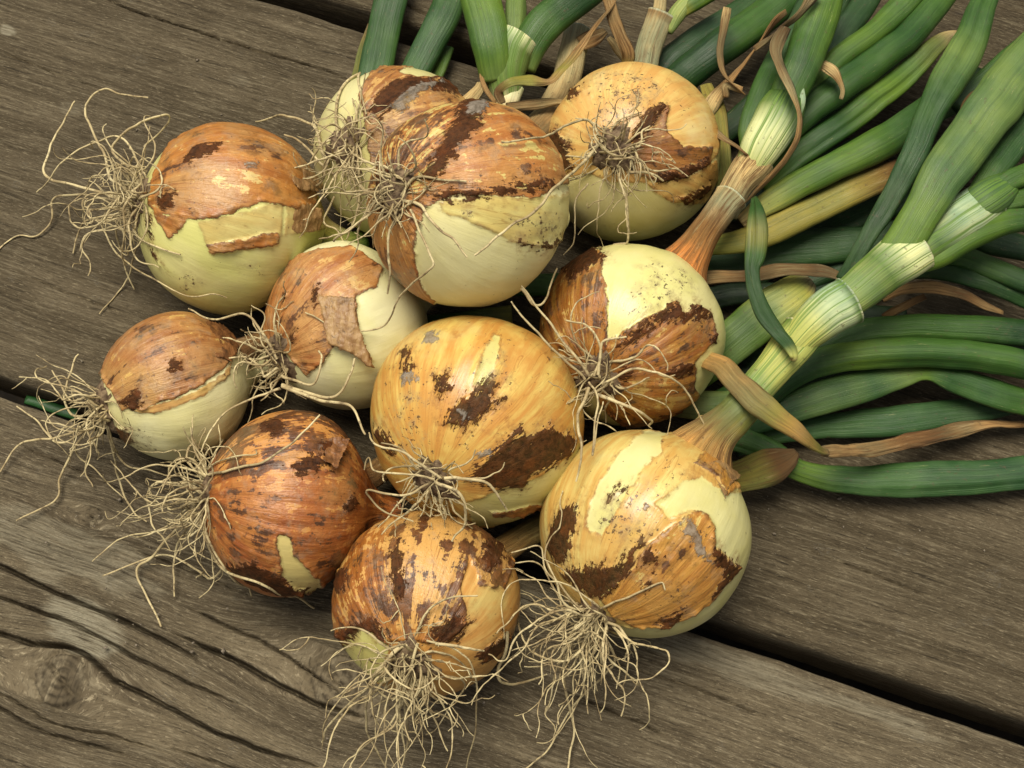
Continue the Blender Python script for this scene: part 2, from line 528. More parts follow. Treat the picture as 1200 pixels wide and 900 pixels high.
def plank(v0, v1, s0, s1, z0, mat, cracks=(), knots=(), pale=(), seed=0, ns=470, nt=430, fine=True):
    """cracks: (list of px points, half width m, depth m); knots: (px, py, radius m)"""
    thick = .034
    s = np.linspace(s0, s1, ns)
    e = .0035
    t_in = np.linspace(v0 + e, v1 - e, nt)
    prof = [(v0, -thick), (v0, -.012), (v0 + .0002, -.0045), (v0 + .0008, -.0022), (v0 + .002, -.0006)]
    T = np.concatenate([[p[0] for p in prof], t_in, [v1 + v0 - p[0] for p in prof[::-1]]])
    Z = np.concatenate([[p[1] for p in prof], np.zeros(nt), [p[1] for p in prof[::-1]]])
    nT = len(T)
    S2, T2 = np.meshgrid(s, T, indexing='ij')
    Z2 = np.repeat(Z[None], ns, 0)
    S2, T2, Z2 = S2.ravel(), T2.ravel(), Z2.ravel()
    # ragged edges
    ed = sstep(.012, 0, np.minimum(T2 - v0, v1 - T2))
    sgn = np.where(T2 - v0 < v1 - T2, 1, -1)
    rg = fbm(np.stack([S2 * 38, T2 * 4 + seed * 9, S2 * 0 + seed], 1), 5)
    T3 = T2 + ed * sgn * (.0005 + .0009 * rg)
    # grain coordinates bend round knots
    gs, gt = S2.copy(), T2.copy()
    kn = np.zeros_like(S2)
    dz = np.zeros_like(S2)
    for kx, ky, kr in knots:
        ks, kt = st_of(kx, ky)
        ds, dt = S2 - ks, T2 - kt
        r = np.sqrt((ds * .55) ** 2 + dt ** 2)
        gt = gt - np.sign(dt) * np.minimum(np.abs(dt), kr * 1.0) * np.exp(-(ds / (kr * 3.2)) ** 2) * np.exp(-np.maximum(np.abs(dt) - kr, 0) / (kr * 2.2))
        rr = np.sqrt(ds ** 2 + dt ** 2) / kr
        rr = rr * (1 + .12 * fbm(np.stack([ds * 90, dt * 90, ds * 0 + seed], 1), 3))
        kn = np.maximum(kn, sstep(1.12, .95, rr) * (.62 + .38 * np.sin(rr * 21 + 1.5 * fbm(np.stack([ds * 120, dt * 120, ds * 0 + 4], 1), 2))))
        ang = np.arctan2(dt, ds)
        dz -= .0022 * np.exp(-((rr - 1.04) / .07) ** 2)
        dz += .0005 * sstep(1, .5, rr) * np.sin(rr * 22 + 2 * fbm(np.stack([ds * 150, dt * 150, ds * 0], 1), 2))
        spl = np.abs(np.cos(ang) * .35 + np.sin(ang) * .9 - .2 * np.sin(3 * ang)) * rr
        dz -= .0034 * np.exp(-(spl / .08) ** 2) * sstep(1.0, .6, rr)
    if fine:
        dz += .00038 * fbm(np.stack([gs * 45, gt * 460, gs * 0 + seed], 1), 3)
        dz += .00022 * fbm(np.stack([gs * 5, gt * 110, gs * 0 + seed + 5], 1), 3)
        dz += .0009 * fbm(np.stack([gs * 6, gt * 14, gs * 0 + seed + 11], 1), 2)
    for pts, hw, dep in cracks:
        pp = np.array([st_of(*p) for p in pts])
        wob = .0006 * fbm(np.stack([S2 * 120, S2 * 0 + seed, S2 * 0 + pp[0, 1] * 99], 1), 4)
        d, ee = polyline_dist(S2, T2 + wob, pp)
        ww = .74 * hw * (.45 + .75 * ee) * (1 + .45 * fbm(np.stack([S2 * 70, S2 * 0 + 3, S2 * 0 + pp[0, 1] * 50], 1), 3))
        ww = np.maximum(ww, .0002)
        dz -= 2.4 * dep * np.sqrt(ee) * np.exp(-np.abs(d / (.88 * ww)) ** 4)
        dz -= .0003 * ee * np.exp(-(d / (ww * 4)) ** 2)
    pl = np.zeros_like(S2)
    for x0, y0, sr, tr, am in pale:
        a, b = st_of(x0, y0)
        q = np.sqrt(((S2 - a) / sr) ** 2 + ((T2 - b) / tr) ** 2) + .5 * fbm(np.stack([S2 * 60, T2 * 160, S2 * 0 + seed], 1), 4)
        pl = np.maximum(pl, am * sstep(1.1, .75, q))
    top = sstep(-.004, -.0005, Z2)
    Zf = z0 + Z2 + dz * np.where(Z2 > -.003, 1, 0) - .002 * ed * np.maximum(rg, 0) * top
    XY = ORG[None] + UD[None] * S2[:, None] + VD[None] * T3[:, None]
    V = np.column_stack([XY, Zf])
    # on the sides the grain runs on down the face
    grain = np.column_stack([gs, gt + np.where(Z2 < -.003, Z2 * .8, 0), np.zeros_like(gs)])
    return mesh_obj('plank', V, grid_quads(ns, nT, False)[:, ::-1], mat, deck,
                    attrs={'grain': grain, 'pale': pl, 'knot': kn})


W_MID = mat_wood('weathered_wood_brown', (.056, .042, .023), (.110, .086, .052), (.190, .158, .102), .50, 1.0)
W_LOW = mat_wood('weathered_wood_grey', (.066, .050, .029), (.136, .107, .065), (.242, .202, .132), .45, 2.3)
W_TOP = mat_wood('weathered_wood_dark', (.045, .033, .018), (.092, .071, .040), (.165, .138, .086), .5, 4.1)

g_lo = st_of(600, 641)[1]
vm0 = .25 * st_of(0, 433)[1] + .75 * st_of(1200, 852)[1]
vm1 = st_of(400, 27)[1]
vt0 = st_of(438, 16, .004)[1]
S0, S1 = -.10, .62
low_cracks = [
    ([(-90, 620), (0, 663), (50, 687), (110, 713), (157, 733), (187, 747), (233, 773)], .0011, .0055),
    ([(-90, 660), (0, 700), (67, 723), (117, 747), (157, 770), (213, 797), (283, 827)], .0008, .0045),
    ([(-120, 712), (0, 742), (33, 753), (77, 757), (100, 767), (133, 797), (187, 823), (250, 857), (300, 877), (380, 900)], .0010, .0055),
    ([(205, 742), (267, 770), (317, 797), (367, 822), (430, 842)], .0011, .0055),
    ([(217, 710), (267, 733), (317, 757), (367, 790), (400, 812)], .0006, .0030),
    ([(-40, 800), (0, 830), (27, 847), (57, 860), (100, 872), (150, 884)], .0007, .0032),
    ([(-90, 770), (0, 813), (33, 833), (67, 850), (133, 863), (200, 884)], .0006, .0026),
    ([(200, 877), (267, 897), (330, 920)], .0007, .0030),
    ([(640, 800), (720, 835), (800, 868)], .0005, .0020),
    ([(700, 770), (800, 800), (900, 840)], .0005, .0018),
    ([(20, 520), (90, 550), (170, 585)], .0004, .0014),
    ([(150, 640), (230, 672), (300, 700)], .0004, .0016),
]
plank(-.215, 0.0, S0, S1, 0.0, W_LOW, low_cracks, [(70, 795, .0105), (108, 606, .0040), (398, 800, .012)],
      [(95, 735, .020, .009, 1.0), (60, 640, .05, .012, .45), (830, 770, .09, .006, .5)], seed=2)
plank(vm0, vm1, S0, S1, 0.0015, W_MID,
      [([(100, -8), (161, 15), (220, 35), (279, 55), (367, 79), (425, 101)], .0005, .0028),
       ([(0, 60), (60, 85), (120, 105)], .0004, .0012), ([(930, 640), (1010, 668), (1090, 700)], .0004, .0012),
       ([(20, 320), (100, 352), (160, 372)], .0004, .0010)],
      [], [(10, 37, .004, .003, 1.0), (82, 130, .006, .004, .22), (280, 95, .005, .003, .2)], seed=7)
plank(vt0, vt0 + .185, S0, S1, 0.004, W_TOP, [([(470, 8), (520, 30), (570, 44)], .0005, .0016)], [], [], seed=12, ns=400, nt=240)
plank(-.215 - .008 - .18, -.215 - .008, S0, S1, 0.001, W_MID, seed=19, ns=120, nt=80)

# a blade of grass showing in the gap on the left
bl = np.array([at(30, 468, -.012), at(45, 472, -.013), at(62, 478, -.014), at(90, 486, -.016)])
bp = catmull(bl, 14)
tg = norm(np.gradient(bp, axis=0))
sdv = norm(np.cross(tg, [0, 0, 1]))
wd = np.linspace(.0022, .0028, 14)[:, None]
ring = []
for a in np.linspace(0, 2 * math.pi, 8, endpoint=False):
    ring.append(bp + sdv * wd * math.cos(a) + np.array([0, 0, 1]) * (.0007 * math.sin(a) - .0004 * math.cos(a) ** 2))
gv = np.stack(ring, 1).reshape(-1, 3)
gb = mesh_obj('grass_blade', gv, [grid_quads(14, 8), np.array([[0, 2, 4, 6]])], M_GRASS)
gb['label'] = 'bright green blade of grass in the plank gap at left'
gb['category'] = 'grass'

# ------------------------------------------------------------------ onions: where they stand
# centre (m), equatorial radius, axial/equatorial, root direction in picture terms (right, up, towards viewer)
ONI = {
    'a': dict(c=(-.1185, .0603, .0375), R=.0400, k=.93, root=(-.90, .17, .38)),
    'b': dict(flk=.55, flg=.42, c=(-.0493, .0923, .0335), R=.0365, k=.95, root=(-.50, -.05, .75)),
    'c': dict(c=(-.0179, .0483, .0775), R=.0398, k=.96, root=(-.66, .02, .70)),
    'd': dict(c=(.0502, .0916, .0350), R=.0375, k=.97, root=(-.26, -.12, .93)),
    'e': dict(c=(.0481, .0092, .0347), R=.0373, k=.97, root=(-.42, -.45, .76)),
    'f': dict(c=(-.0145, -.0300, .0425), R=.0425, k=.92, root=(-.38, -.54, .74)),
    'g': dict(c=(.0513, -.0740, .0385), R=.0408, k=.97, root=(-.50, -.72, .42)),
    'h': dict(flk=.56, flg=.44, c=(-.0329, -.1004, .0335), R=.0355, k=.96, root=(-.12, -.50, .84)),
    'i': dict(flk=.57, flg=.39, c=(-.0892, -.0600, .0340), R=.0362, k=.88, root=(-.93, .12, .32)),
    'j': dict(c=(-.1375, -.0110, .0292), R=.0300, k=.98, root=(-.88, -.26, .36)),
    'k': dict(c=(-.0685, .0139, .0325), R=.0344, k=.95, root=(-.76, -.38, .50)),
}
LABEL = {
    'a': 'onion with copper cap and long pale root tangle, farthest upper left of the bunch',
    'b': 'half hidden onion behind the topmost bulb, scabby brown top and pale left flank',
    'c': 'topmost orange brown onion with bare cream lower half, stacked upon the others',
    'd': 'golden onion with brown smear at upper right, just under the pale cut neck',
    'e': 'onion with two dark copper patches over pale green flesh and orange neck',
    'f': 'large golden onion at the centre with two big dark brown scabs',
    'g': 'big pale yellow onion at lower right with thick green striped stalk',
    'h': 'orange onion at the bottom front with roots hanging straight down',
    'i': 'dark copper red onion at lower left with small bare cream window',
    'j': 'smallest onion, brown paper cap over white flesh, leftmost in the lower row',
    'k': 'copper and white onion with hanging torn skin flap, wedged in the middle left',
}
for q in ONI.values():
    q['c'] = np.array(q['c'])
    r = np.array(q['root'], float)
    r /= np.linalg.norm(r)
    a = -(RT * r[0] + UP * r[1] - FW * r[2])          # axis towards the neck
    q['a'] = a / np.linalg.norm(a)
    e1 = np.cross(q['a'], [0, 0, 1.0] if abs(q['a'][2]) < .9 else [1.0, 0, 0])
    q['e1'] = e1 / np.linalg.norm(e1)
    q['e2'] = np.cross(q['a'], q['e1'])
    q['A'] = q['R'] * q['k']
    q['rp'] = q['c'] - q['a'] * q['A'] * .955          # root plate


def to_local(q, P):
    d = P - q['c']
    return np.stack([d @ q['e1'] / q['R'], d @ q['e2'] / q['R'], d @ q['a'] / q['A']], -1)


def px_dir(q, x, y):
    """the point of the bulb seen at photograph pixel (x, y), as a unit direction in the bulb's own frame"""
    r = ray(x, y)
    o = to_local(q, CAM[None] + 0)[0]
    d = to_local(q, (CAM + r)[None])[0] - o
    A, B, C = d @ d, 2 * o @ d, o @ o - 1
    disc = B * B - 4 * A * C
    if disc >= 0:
        p = o + d * ((-B - math.sqrt(disc)) / (2 * A))
        return p / np.linalg.norm(p)
    p = o + d * (-B / (2 * A))                         # past the limb: wrap round to the far side
    m = np.linalg.norm(p)
    lim = p / m
    back = d / np.linalg.norm(d)
    back = back - lim * (back @ lim)
    back /= np.linalg.norm(back)
    a = min(1.2, math.acos(1 / m) * 1.3)
    return lim * math.cos(a) + back * math.sin(a)


def poly_sdf(dirs, poly):
    """signed angle (inside positive) of unit directions to a polygon of unit directions"""
    c = norm(poly.mean(0))
    ax = norm(np.cross(c, [.3, .5, .81]))
    ay = np.cross(c, ax)

    def proj(v):
        z = np.clip(v @ c, -1, 1)
        th = np.arccos(z)
        s = np.sqrt(np.maximum(1 - z * z, 1e-12))
        return np.stack([v @ ax, v @ ay], -1) * (th / s)[..., None]
    p = proj(dirs)
    g = proj(poly)
    n = len(g)
    dmin = np.full(len(p), 1e9)
    ins = np.zeros(len(p), bool)
    for i in range(n):
        a, b = g[i], g[(i + 1) % n]
        ab = b - a
        ap = p - a
        h = np.clip((ap @ ab) / (ab @ ab + 1e-12), 0, 1)
        dmin = np.minimum(dmin, ((ap - h[:, None] * ab) ** 2).sum(1))
        cond = (a[1] > p[:, 1]) != (b[1] > p[:, 1])
        with np.errstate(divide='ignore', invalid='ignore'):
            xx = (b[0] - a[0]) * (p[:, 1] - a[1]) / (b[1] - a[1]) + a[0]
        ins ^= cond & (p[:, 0] < xx)
    d = np.sqrt(dmin)
    return np.where(ins, d, -d)


# profile: (radius, height along the axis), root pole first
PROF = np.array([(.02, -.935), (.09, -.955), (.20, -.955), (.38, -.905), (.58, -.79), (.77, -.61), (.91, -.38), (.985, -.13),
                 (1.0, .10), (.965, .32), (.87, .53), (.72, .71), (.54, .86), (.37, .98), (.25, 1.10), (.185, 1.25), (.155, 1.42)])

FLESH = ((.60, .56, .24), (.52, .50, .17))
WHITE = ((.66, .62, .36), (.60, .58, .27))
PAL = {
    'a': dict(flesh=(.63, .59, .23), flesh2=(.57, .55, .17), gold=(.58, .46, .17), gold2=(.46, .25, .07), goldop=.55, skin=(.46, .19, .055), skin2=(.31, .105, .025), skin3=(.40, .21, .10)),
    'b': dict(flk=.55, flg=.42, flesh=(.58, .54, .26), flesh2=(.52, .47, .17), gold=(.50, .30, .09), gold2=(.38, .16, .04), skin=(.40, .175, .06), skin2=(.24, .085, .025), skin3=(.30, .17, .09)),
    'c': dict(flk=.60, flg=.38, flesh=(.68, .63, .31), flesh2=(.64, .58, .24), gold=(.58, .50, .16), gold2=(.50, .36, .09), goldop=.8, skin=(.45, .20, .075), skin2=(.33, .11, .03), skin3=(.47, .22, .085)),
    'd': dict(flk=.60, flesh=(.64, .57, .27), flesh2=(.58, .50, .18), gold=(.60, .43, .13), gold2=(.52, .265, .065), skin=(.30, .115, .03), skin2=(.20, .065, .016), skin3=(.34, .18, .08)),
    'e': dict(flk=.58, flg=.40, flesh=(.62, .57, .25), flesh2=(.56, .52, .18), gold=(.55, .38, .11), gold2=(.42, .2, .05), skin=(.42, .20, .05), skin2=(.24, .075, .017), skin3=(.36, .13, .03), dust=.2),
    'f': dict(flesh=(.58, .52, .20), flesh2=(.52, .46, .14), gold=(.60, .42, .105), gold2=(.47, .205, .036), skin=(.36, .15, .04), skin2=(.27, .09, .022), skin3=(.36, .16, .05)),
    'g': dict(flesh=(.60, .56, .25), flesh2=(.56, .51, .18), gold=(.59, .47, .15), gold2=(.50, .27, .06), skin=(.50, .245, .065), skin2=(.40, .165, .04), skin3=(.44, .22, .07)),
    'h': dict(flk=.56, flg=.44, flesh=(.55, .53, .18), flesh2=(.50, .44, .13), gold=(.57, .33, .095), gold2=(.48, .21, .045), skin=(.37, .135, .032), skin2=(.22, .065, .015), skin3=(.40, .17, .045)),
    'i': dict(flk=.57, flg=.39, flesh=(.60, .52, .20), flesh2=(.56, .45, .15), gold=(.50, .24, .06), gold2=(.42, .15, .03), skin=(.34, .105, .030), skin2=(.22, .056, .015), skin3=(.40, .155, .05)),
    'j': dict(flk=.62, flesh=(.66, .62, .33), flesh2=(.61, .56, .25), gold=(.54, .35, .10), gold2=(.45, .22, .06), skin=(.37, .165, .07), skin2=(.26, .095, .035), skin3=(.42, .23, .10)),
    'k': dict(flk=.62, flesh=(.68, .65, .37), flesh2=(.63, .60, .28), gold=(.55, .36, .12), gold2=(.45, .22, .06), skin=(.44, .20, .08), skin2=(.29, .095, .03), skin3=(.45, .235, .11)),
}
# base: which layer covers the whole bulb before tearing; then torn pieces (traced outlines, read back into bulb coordinates)
PATCH = {
    'a': ('flesh', [
        ('dirt', [(200, 320), (225, 312), (245, 335), (215, 350)]), ('dirt', [(270, 310), (310, 300), (315, 325), (280, 330)]),
        ('skin', [(172, 240), (180, 200), (208, 160), (255, 134), (312, 140), (355, 185), (378, 225), (365, 244), (345, 246), (300, 240), (265, 253), (230, 258), (205, 256), (180, 252)]),
        ('skin', [(178, 250), (222, 257), (212, 270), (198, 282), (184, 264)]),
        ('gold', [(232, 258), (262, 253), (330, 236), (326, 285), (246, 299)]),
        ('skin', [(241, 286), (322, 270), (325, 284), (246, 298)]),
        ('gold', [(332, 240), (380, 225), (385, 262), (365, 272), (330, 276)]),
        ('scab', [(215, 188), (228, 172), (258, 168), (250, 178), (228, 190)]), ('scab', [(183, 242), (190, 226), (204, 224), (203, 240), (192, 246)]),
        ('scab', [(168, 252), (175, 256), (177, 280), (171, 275)]), ('scab', [(174, 288), (180, 292), (189, 314), (181, 305)]),
        ('mud', [(285, 195), (300, 190), (303, 197), (288, 201)])], .25),
    'b': ('flesh', [
        ('skin', [(428, 150), (420, 110), (450, 78), (500, 70), (560, 95), (600, 150), (560, 230), (470, 230), (432, 190)]),
        ('flesh', [(468, 86), (492, 78), (522, 84), (548, 94), (530, 99), (503, 93), (485, 90)]),
        ('scab', [(433, 128), (445, 108), (470, 92), (505, 95), (550, 108), (530, 112), (490, 106), (470, 120), (445, 140)]),
        ('mud', [(455, 125), (490, 100), (520, 98), (500, 108), (470, 132)])], .5),
    'c': ('flesh', [
        ('dirt', [(590, 245), (655, 238), (655, 282), (600, 282)]), ('dirt', [(520, 240), (560, 240), (560, 260), (525, 258)]),
        ('skin', [(424, 250), (426, 190), (445, 150), (480, 125), (530, 108), (590, 112), (645, 150), (668, 195), (662, 218), (632, 232), (588, 231), (540, 229), (512, 236), (495, 250), (488, 275), (489, 315), (512, 352), (535, 374), (480, 350), (440, 310)]),
        ('gold', [(512, 236), (570, 229), (640, 230), (664, 220), (660, 280), (640, 288), (600, 284), (560, 264), (520, 252)]),
        ('scab', [(545, 116), (575, 122), (562, 148), (535, 175), (520, 200), (502, 214), (494, 208), (510, 180), (530, 145)]),
        ('scab', [(505, 226), (560, 224), (595, 216), (640, 214), (656, 214), (640, 221), (600, 226), (560, 232), (520, 236)]),
        ('mott', [(428, 240), (432, 180), (475, 128), (540, 112), (535, 150), (505, 200), (492, 230)]), ('scab', [(440, 205), (455, 200), (452, 240), (442, 250)]), ('scab', [(606, 283), (640, 285), (655, 278), (652, 286), (630, 290)]),
        ('mud', [(546, 122), (575, 120), (570, 134), (548, 136)])], .55),
    'd': ('flesh', [
        ('flesh', [(700, 128), (716, 96), (740, 88), (752, 104), (742, 140), (728, 172), (712, 176)]), ('dirt', [(690, 88), (760, 84), (790, 110), (750, 140), (705, 160), (690, 120)]),
        ('gold', [(632, 165), (645, 112), (690, 78), (745, 68), (800, 88), (835, 130), (840, 175), (830, 195), (795, 205), (755, 214), (720, 215), (690, 205), (660, 210), (640, 200)]),
        ('gold', [(758, 214), (800, 208), (838, 185), (836, 226), (806, 241), (782, 236), (768, 228)]),
        ('skin', [(756, 165), (770, 122), (784, 122), (782, 150), (800, 172), (832, 172), (832, 192), (805, 207), (765, 213), (735, 196), (740, 180)]),
        ('scab', [(764, 122), (778, 122), (766, 150), (750, 170), (736, 182), (742, 155)]),
        ('scab', [(764, 204), (800, 196), (828, 186), (828, 194), (800, 208), (768, 214)]),
        ('scab', [(790, 232), (812, 226), (832, 214), (830, 224), (806, 240)]),
        ('scab', [(636, 172), (650, 150), (664, 165), (672, 195), (660, 205), (642, 198)]), ('scab', [(664, 108), (680, 100), (678, 110), (668, 116)])], .75),
    'e': ('flesh', [
        ('dirt', [(722, 370), (730, 340), (760, 318), (800, 312), (826, 345), (800, 352), (760, 368), (735, 385)]), ('dirt', [(740, 310), (770, 300), (790, 318), (750, 325)]),
        ('skin', [(622, 375), (635, 330), (662, 300), (696, 288), (711, 300), (713, 350), (713, 398), (705, 440), (680, 450), (640, 430)]),
        ('skin', [(711, 400), (745, 377), (792, 351), (799, 352), (801, 366), (820, 355), (834, 372), (838, 398), (818, 425), (816, 455), (822, 482), (780, 506), (735, 504), (705, 480), (690, 445)]),
        ('scab', [(655, 318), (670, 296), (705, 288), (709, 306), (690, 318), (672, 330)]),
        ('scab', [(740, 386), (796, 352), (800, 366), (820, 356), (833, 370), (812, 376), (780, 376), (750, 396), (722, 408)]),
        ('scab', [(784, 438), (800, 428), (815, 426), (812, 440), (795, 446)]), ('scab', [(832, 392), (838, 388), (838, 402), (834, 402)]),
        ('scab', [(775, 488), (800, 482), (802, 488), (785, 494)]), ('scab', [(722, 438), (738, 430), (742, 440), (728, 450)])], .9),
    'f': ('gold', [
        ('dirt', [(550, 440), (590, 400), (600, 440), (560, 470)]), ('dirt', [(455, 470), (500, 440), (510, 520), (470, 540)]),
        ('flesh', [(585, 574), (642, 551), (676, 520), (694, 520), (690, 570), (650, 602), (600, 622), (555, 614), (545, 592)]),
        ('flesh', [(556, 452), (568, 415), (580, 394), (586, 396), (580, 430), (570, 452)]),
        ('skin', [(575, 602), (620, 592), (660, 575), (676, 555), (682, 566), (660, 586), (620, 602), (580, 608)]),
        ('scab', [(556, 548), (575, 530), (600, 510), (610, 500), (616, 508), (618, 514), (632, 504), (648, 498), (656, 506), (674, 516), (666, 534), (650, 544), (645, 548), (632, 552), (618, 560), (614, 574), (580, 575), (548, 562)]),
        ('scab', [(519, 498), (524, 480), (540, 468), (556, 458), (570, 445), (592, 446), (580, 458), (578, 466), (590, 466), (570, 480), (560, 494), (545, 502), (532, 496)]),
        ('scab', [(436, 500), (450, 508), (466, 524), (462, 534), (446, 526)]), ('scab', [(507, 440), (524, 440), (529, 454), (512, 463)]),
        ('scab', [(470, 412), (480, 408), (482, 430), (472, 440)]), ('mud', [(467, 438), (482, 434), (488, 444), (470, 450)]), ('mud', [(497, 390), (514, 388), (510, 402), (498, 400)]),
        ('mud', [(557, 528), (575, 524), (578, 534), (562, 538)]), ('mud', [(538, 480), (548, 476), (552, 490), (542, 494)])], .55),
    'g': ('gold', [
        ('dirt', [(690, 600), (740, 560), (800, 560), (770, 600), (760, 640), (700, 640)]),
        ('flesh', [(686, 620), (700, 572), (740, 522), (800, 500), (772, 532), (728, 590), (704, 628)]),
        ('flesh', [(768, 592), (800, 566), (822, 562), (850, 580), (868, 570), (890, 600), (884, 660), (850, 720), (800, 760), (730, 760), (700, 730), (745, 736), (800, 728), (846, 696), (868, 666), (858, 654), (840, 640), (838, 614), (820, 596), (800, 600), (782, 606)]),
        ('skin', [(802, 604), (820, 596), (838, 618), (838, 645), (858, 656), (869, 666), (846, 696), (800, 727), (750, 736), (716, 722), (702, 700), (738, 668), (760, 638), (786, 616)]),
        ('skin', [(822, 515), (850, 528), (866, 545), (864, 572), (848, 582), (838, 560), (812, 546)]),
        ('scab', [(652, 668), (690, 664), (720, 662), (738, 646), (748, 640), (744, 660), (730, 684), (704, 702), (675, 692)]),
        ('scab', [(652, 600), (674, 588), (678, 612), (668, 630), (668, 648), (652, 664), (640, 640)]), ('scab', [(752, 652), (765, 644), (774, 652), (768, 660), (756, 662)]),
        ('scab', [(752, 688), (758, 676), (766, 674), (764, 686), (756, 692)]), ('scab', [(714, 584), (728, 568), (732, 574), (720, 586)]), ('scab', [(744, 634), (752, 628), (754, 642), (746, 646)]),
        ('scab', [(838, 640), (850, 650), (868, 664), (846, 694), (836, 700), (850, 672), (836, 656)]), ('scab', [(772, 726), (800, 716), (790, 730), (776, 738)]),
        ('mud', [(796, 612), (806, 606), (824, 636), (836, 660), (815, 650)])], .75),
    'h': ('gold', [
        ('skin', [(385, 740), (388, 680), (420, 630), (470, 603), (530, 600), (575, 622), (598, 655), (590, 690), (562, 688), (550, 650), (540, 690), (548, 730), (520, 756), (480, 750), (450, 755), (420, 735), (405, 752)]),
        ('gold', [(545, 650), (556, 690), (580, 700), (600, 690), (606, 760), (560, 745), (540, 700)]),
        ('flesh', [(398, 760), (421, 733), (440, 742), (454, 758), (450, 800), (425, 800)]),
        ('mott', [(446, 640), (480, 604), (560, 612), (598, 650), (585, 700), (525, 742), (470, 742), (446, 700)]), ('scab', [(458, 650), (466, 632), (472, 645), (470, 668), (476, 690), (464, 704), (458, 680)]), ('scab', [(562, 640), (582, 640), (586, 658), (568, 672)]),
        ('scab', [(505, 735), (530, 722), (552, 728), (538, 752), (510, 756)]), ('scab', [(396, 745), (420, 728), (440, 724), (458, 748), (445, 752), (424, 736), (404, 760)]), ('scab', [(560, 766), (590, 742), (600, 745), (580, 775), (562, 778)]),
        ('scab', [(394, 672), (408, 668), (410, 690), (396, 696)])], .85),
    'i': ('skin', [
        ('flesh', [(326, 628), (340, 630), (344, 652), (356, 662), (372, 676), (372, 688), (350, 690), (332, 676), (328, 650)]),
        ('mott', [(250, 565), (262, 520), (300, 486), (350, 472), (402, 495), (425, 540), (385, 562), (300, 572)]), ('scab', [(300, 497), (322, 488), (335, 500), (318, 512)]), ('scab', [(340, 545), (362, 536), (385, 540), (370, 556), (348, 560)]),
        ('scab', [(372, 518), (396, 522), (398, 536), (384, 554), (376, 548)]), ('scab', [(400, 592), (412, 580), (418, 590), (404, 602)]),
        ('scab', [(262, 660), (300, 655), (320, 672), (360, 688), (340, 696), (290, 684)])], .7),
    'j': ('flesh', [
        ('dirt', [(140, 490), (180, 500), (190, 530), (150, 525)]),
        ('skin', [(108, 462), (112, 410), (150, 374), (205, 364), (262, 376), (302, 390), (296, 404), (272, 418), (262, 432), (236, 452), (204, 468), (170, 480), (142, 482)]),
        ('gold', [(150, 480), (204, 468), (250, 446), (270, 424), (268, 440), (230, 468), (180, 486)]),
        ('scab', [(140, 470), (160, 455), (168, 470), (158, 482)]), ('scab', [(200, 424), (216, 420), (212, 432), (200, 436)]), ('scab', [(136, 500), (150, 505), (155, 520), (145, 520)])], .45),
    'k': ('flesh', [
        ('skin', [(300, 380), (312, 335), (355, 300), (412, 292), (448, 318), (440, 338), (418, 348), (418, 372), (424, 400), (438, 424), (415, 412), (394, 402), (378, 425), (360, 442), (335, 415)]),
        ('scab', [(366, 340), (374, 332), (372, 352), (366, 358)]), ('scab', [(338, 392), (346, 386), (346, 398), (340, 402)]), ('scab', [(330, 345), (336, 340), (334, 352)])], .45),
}


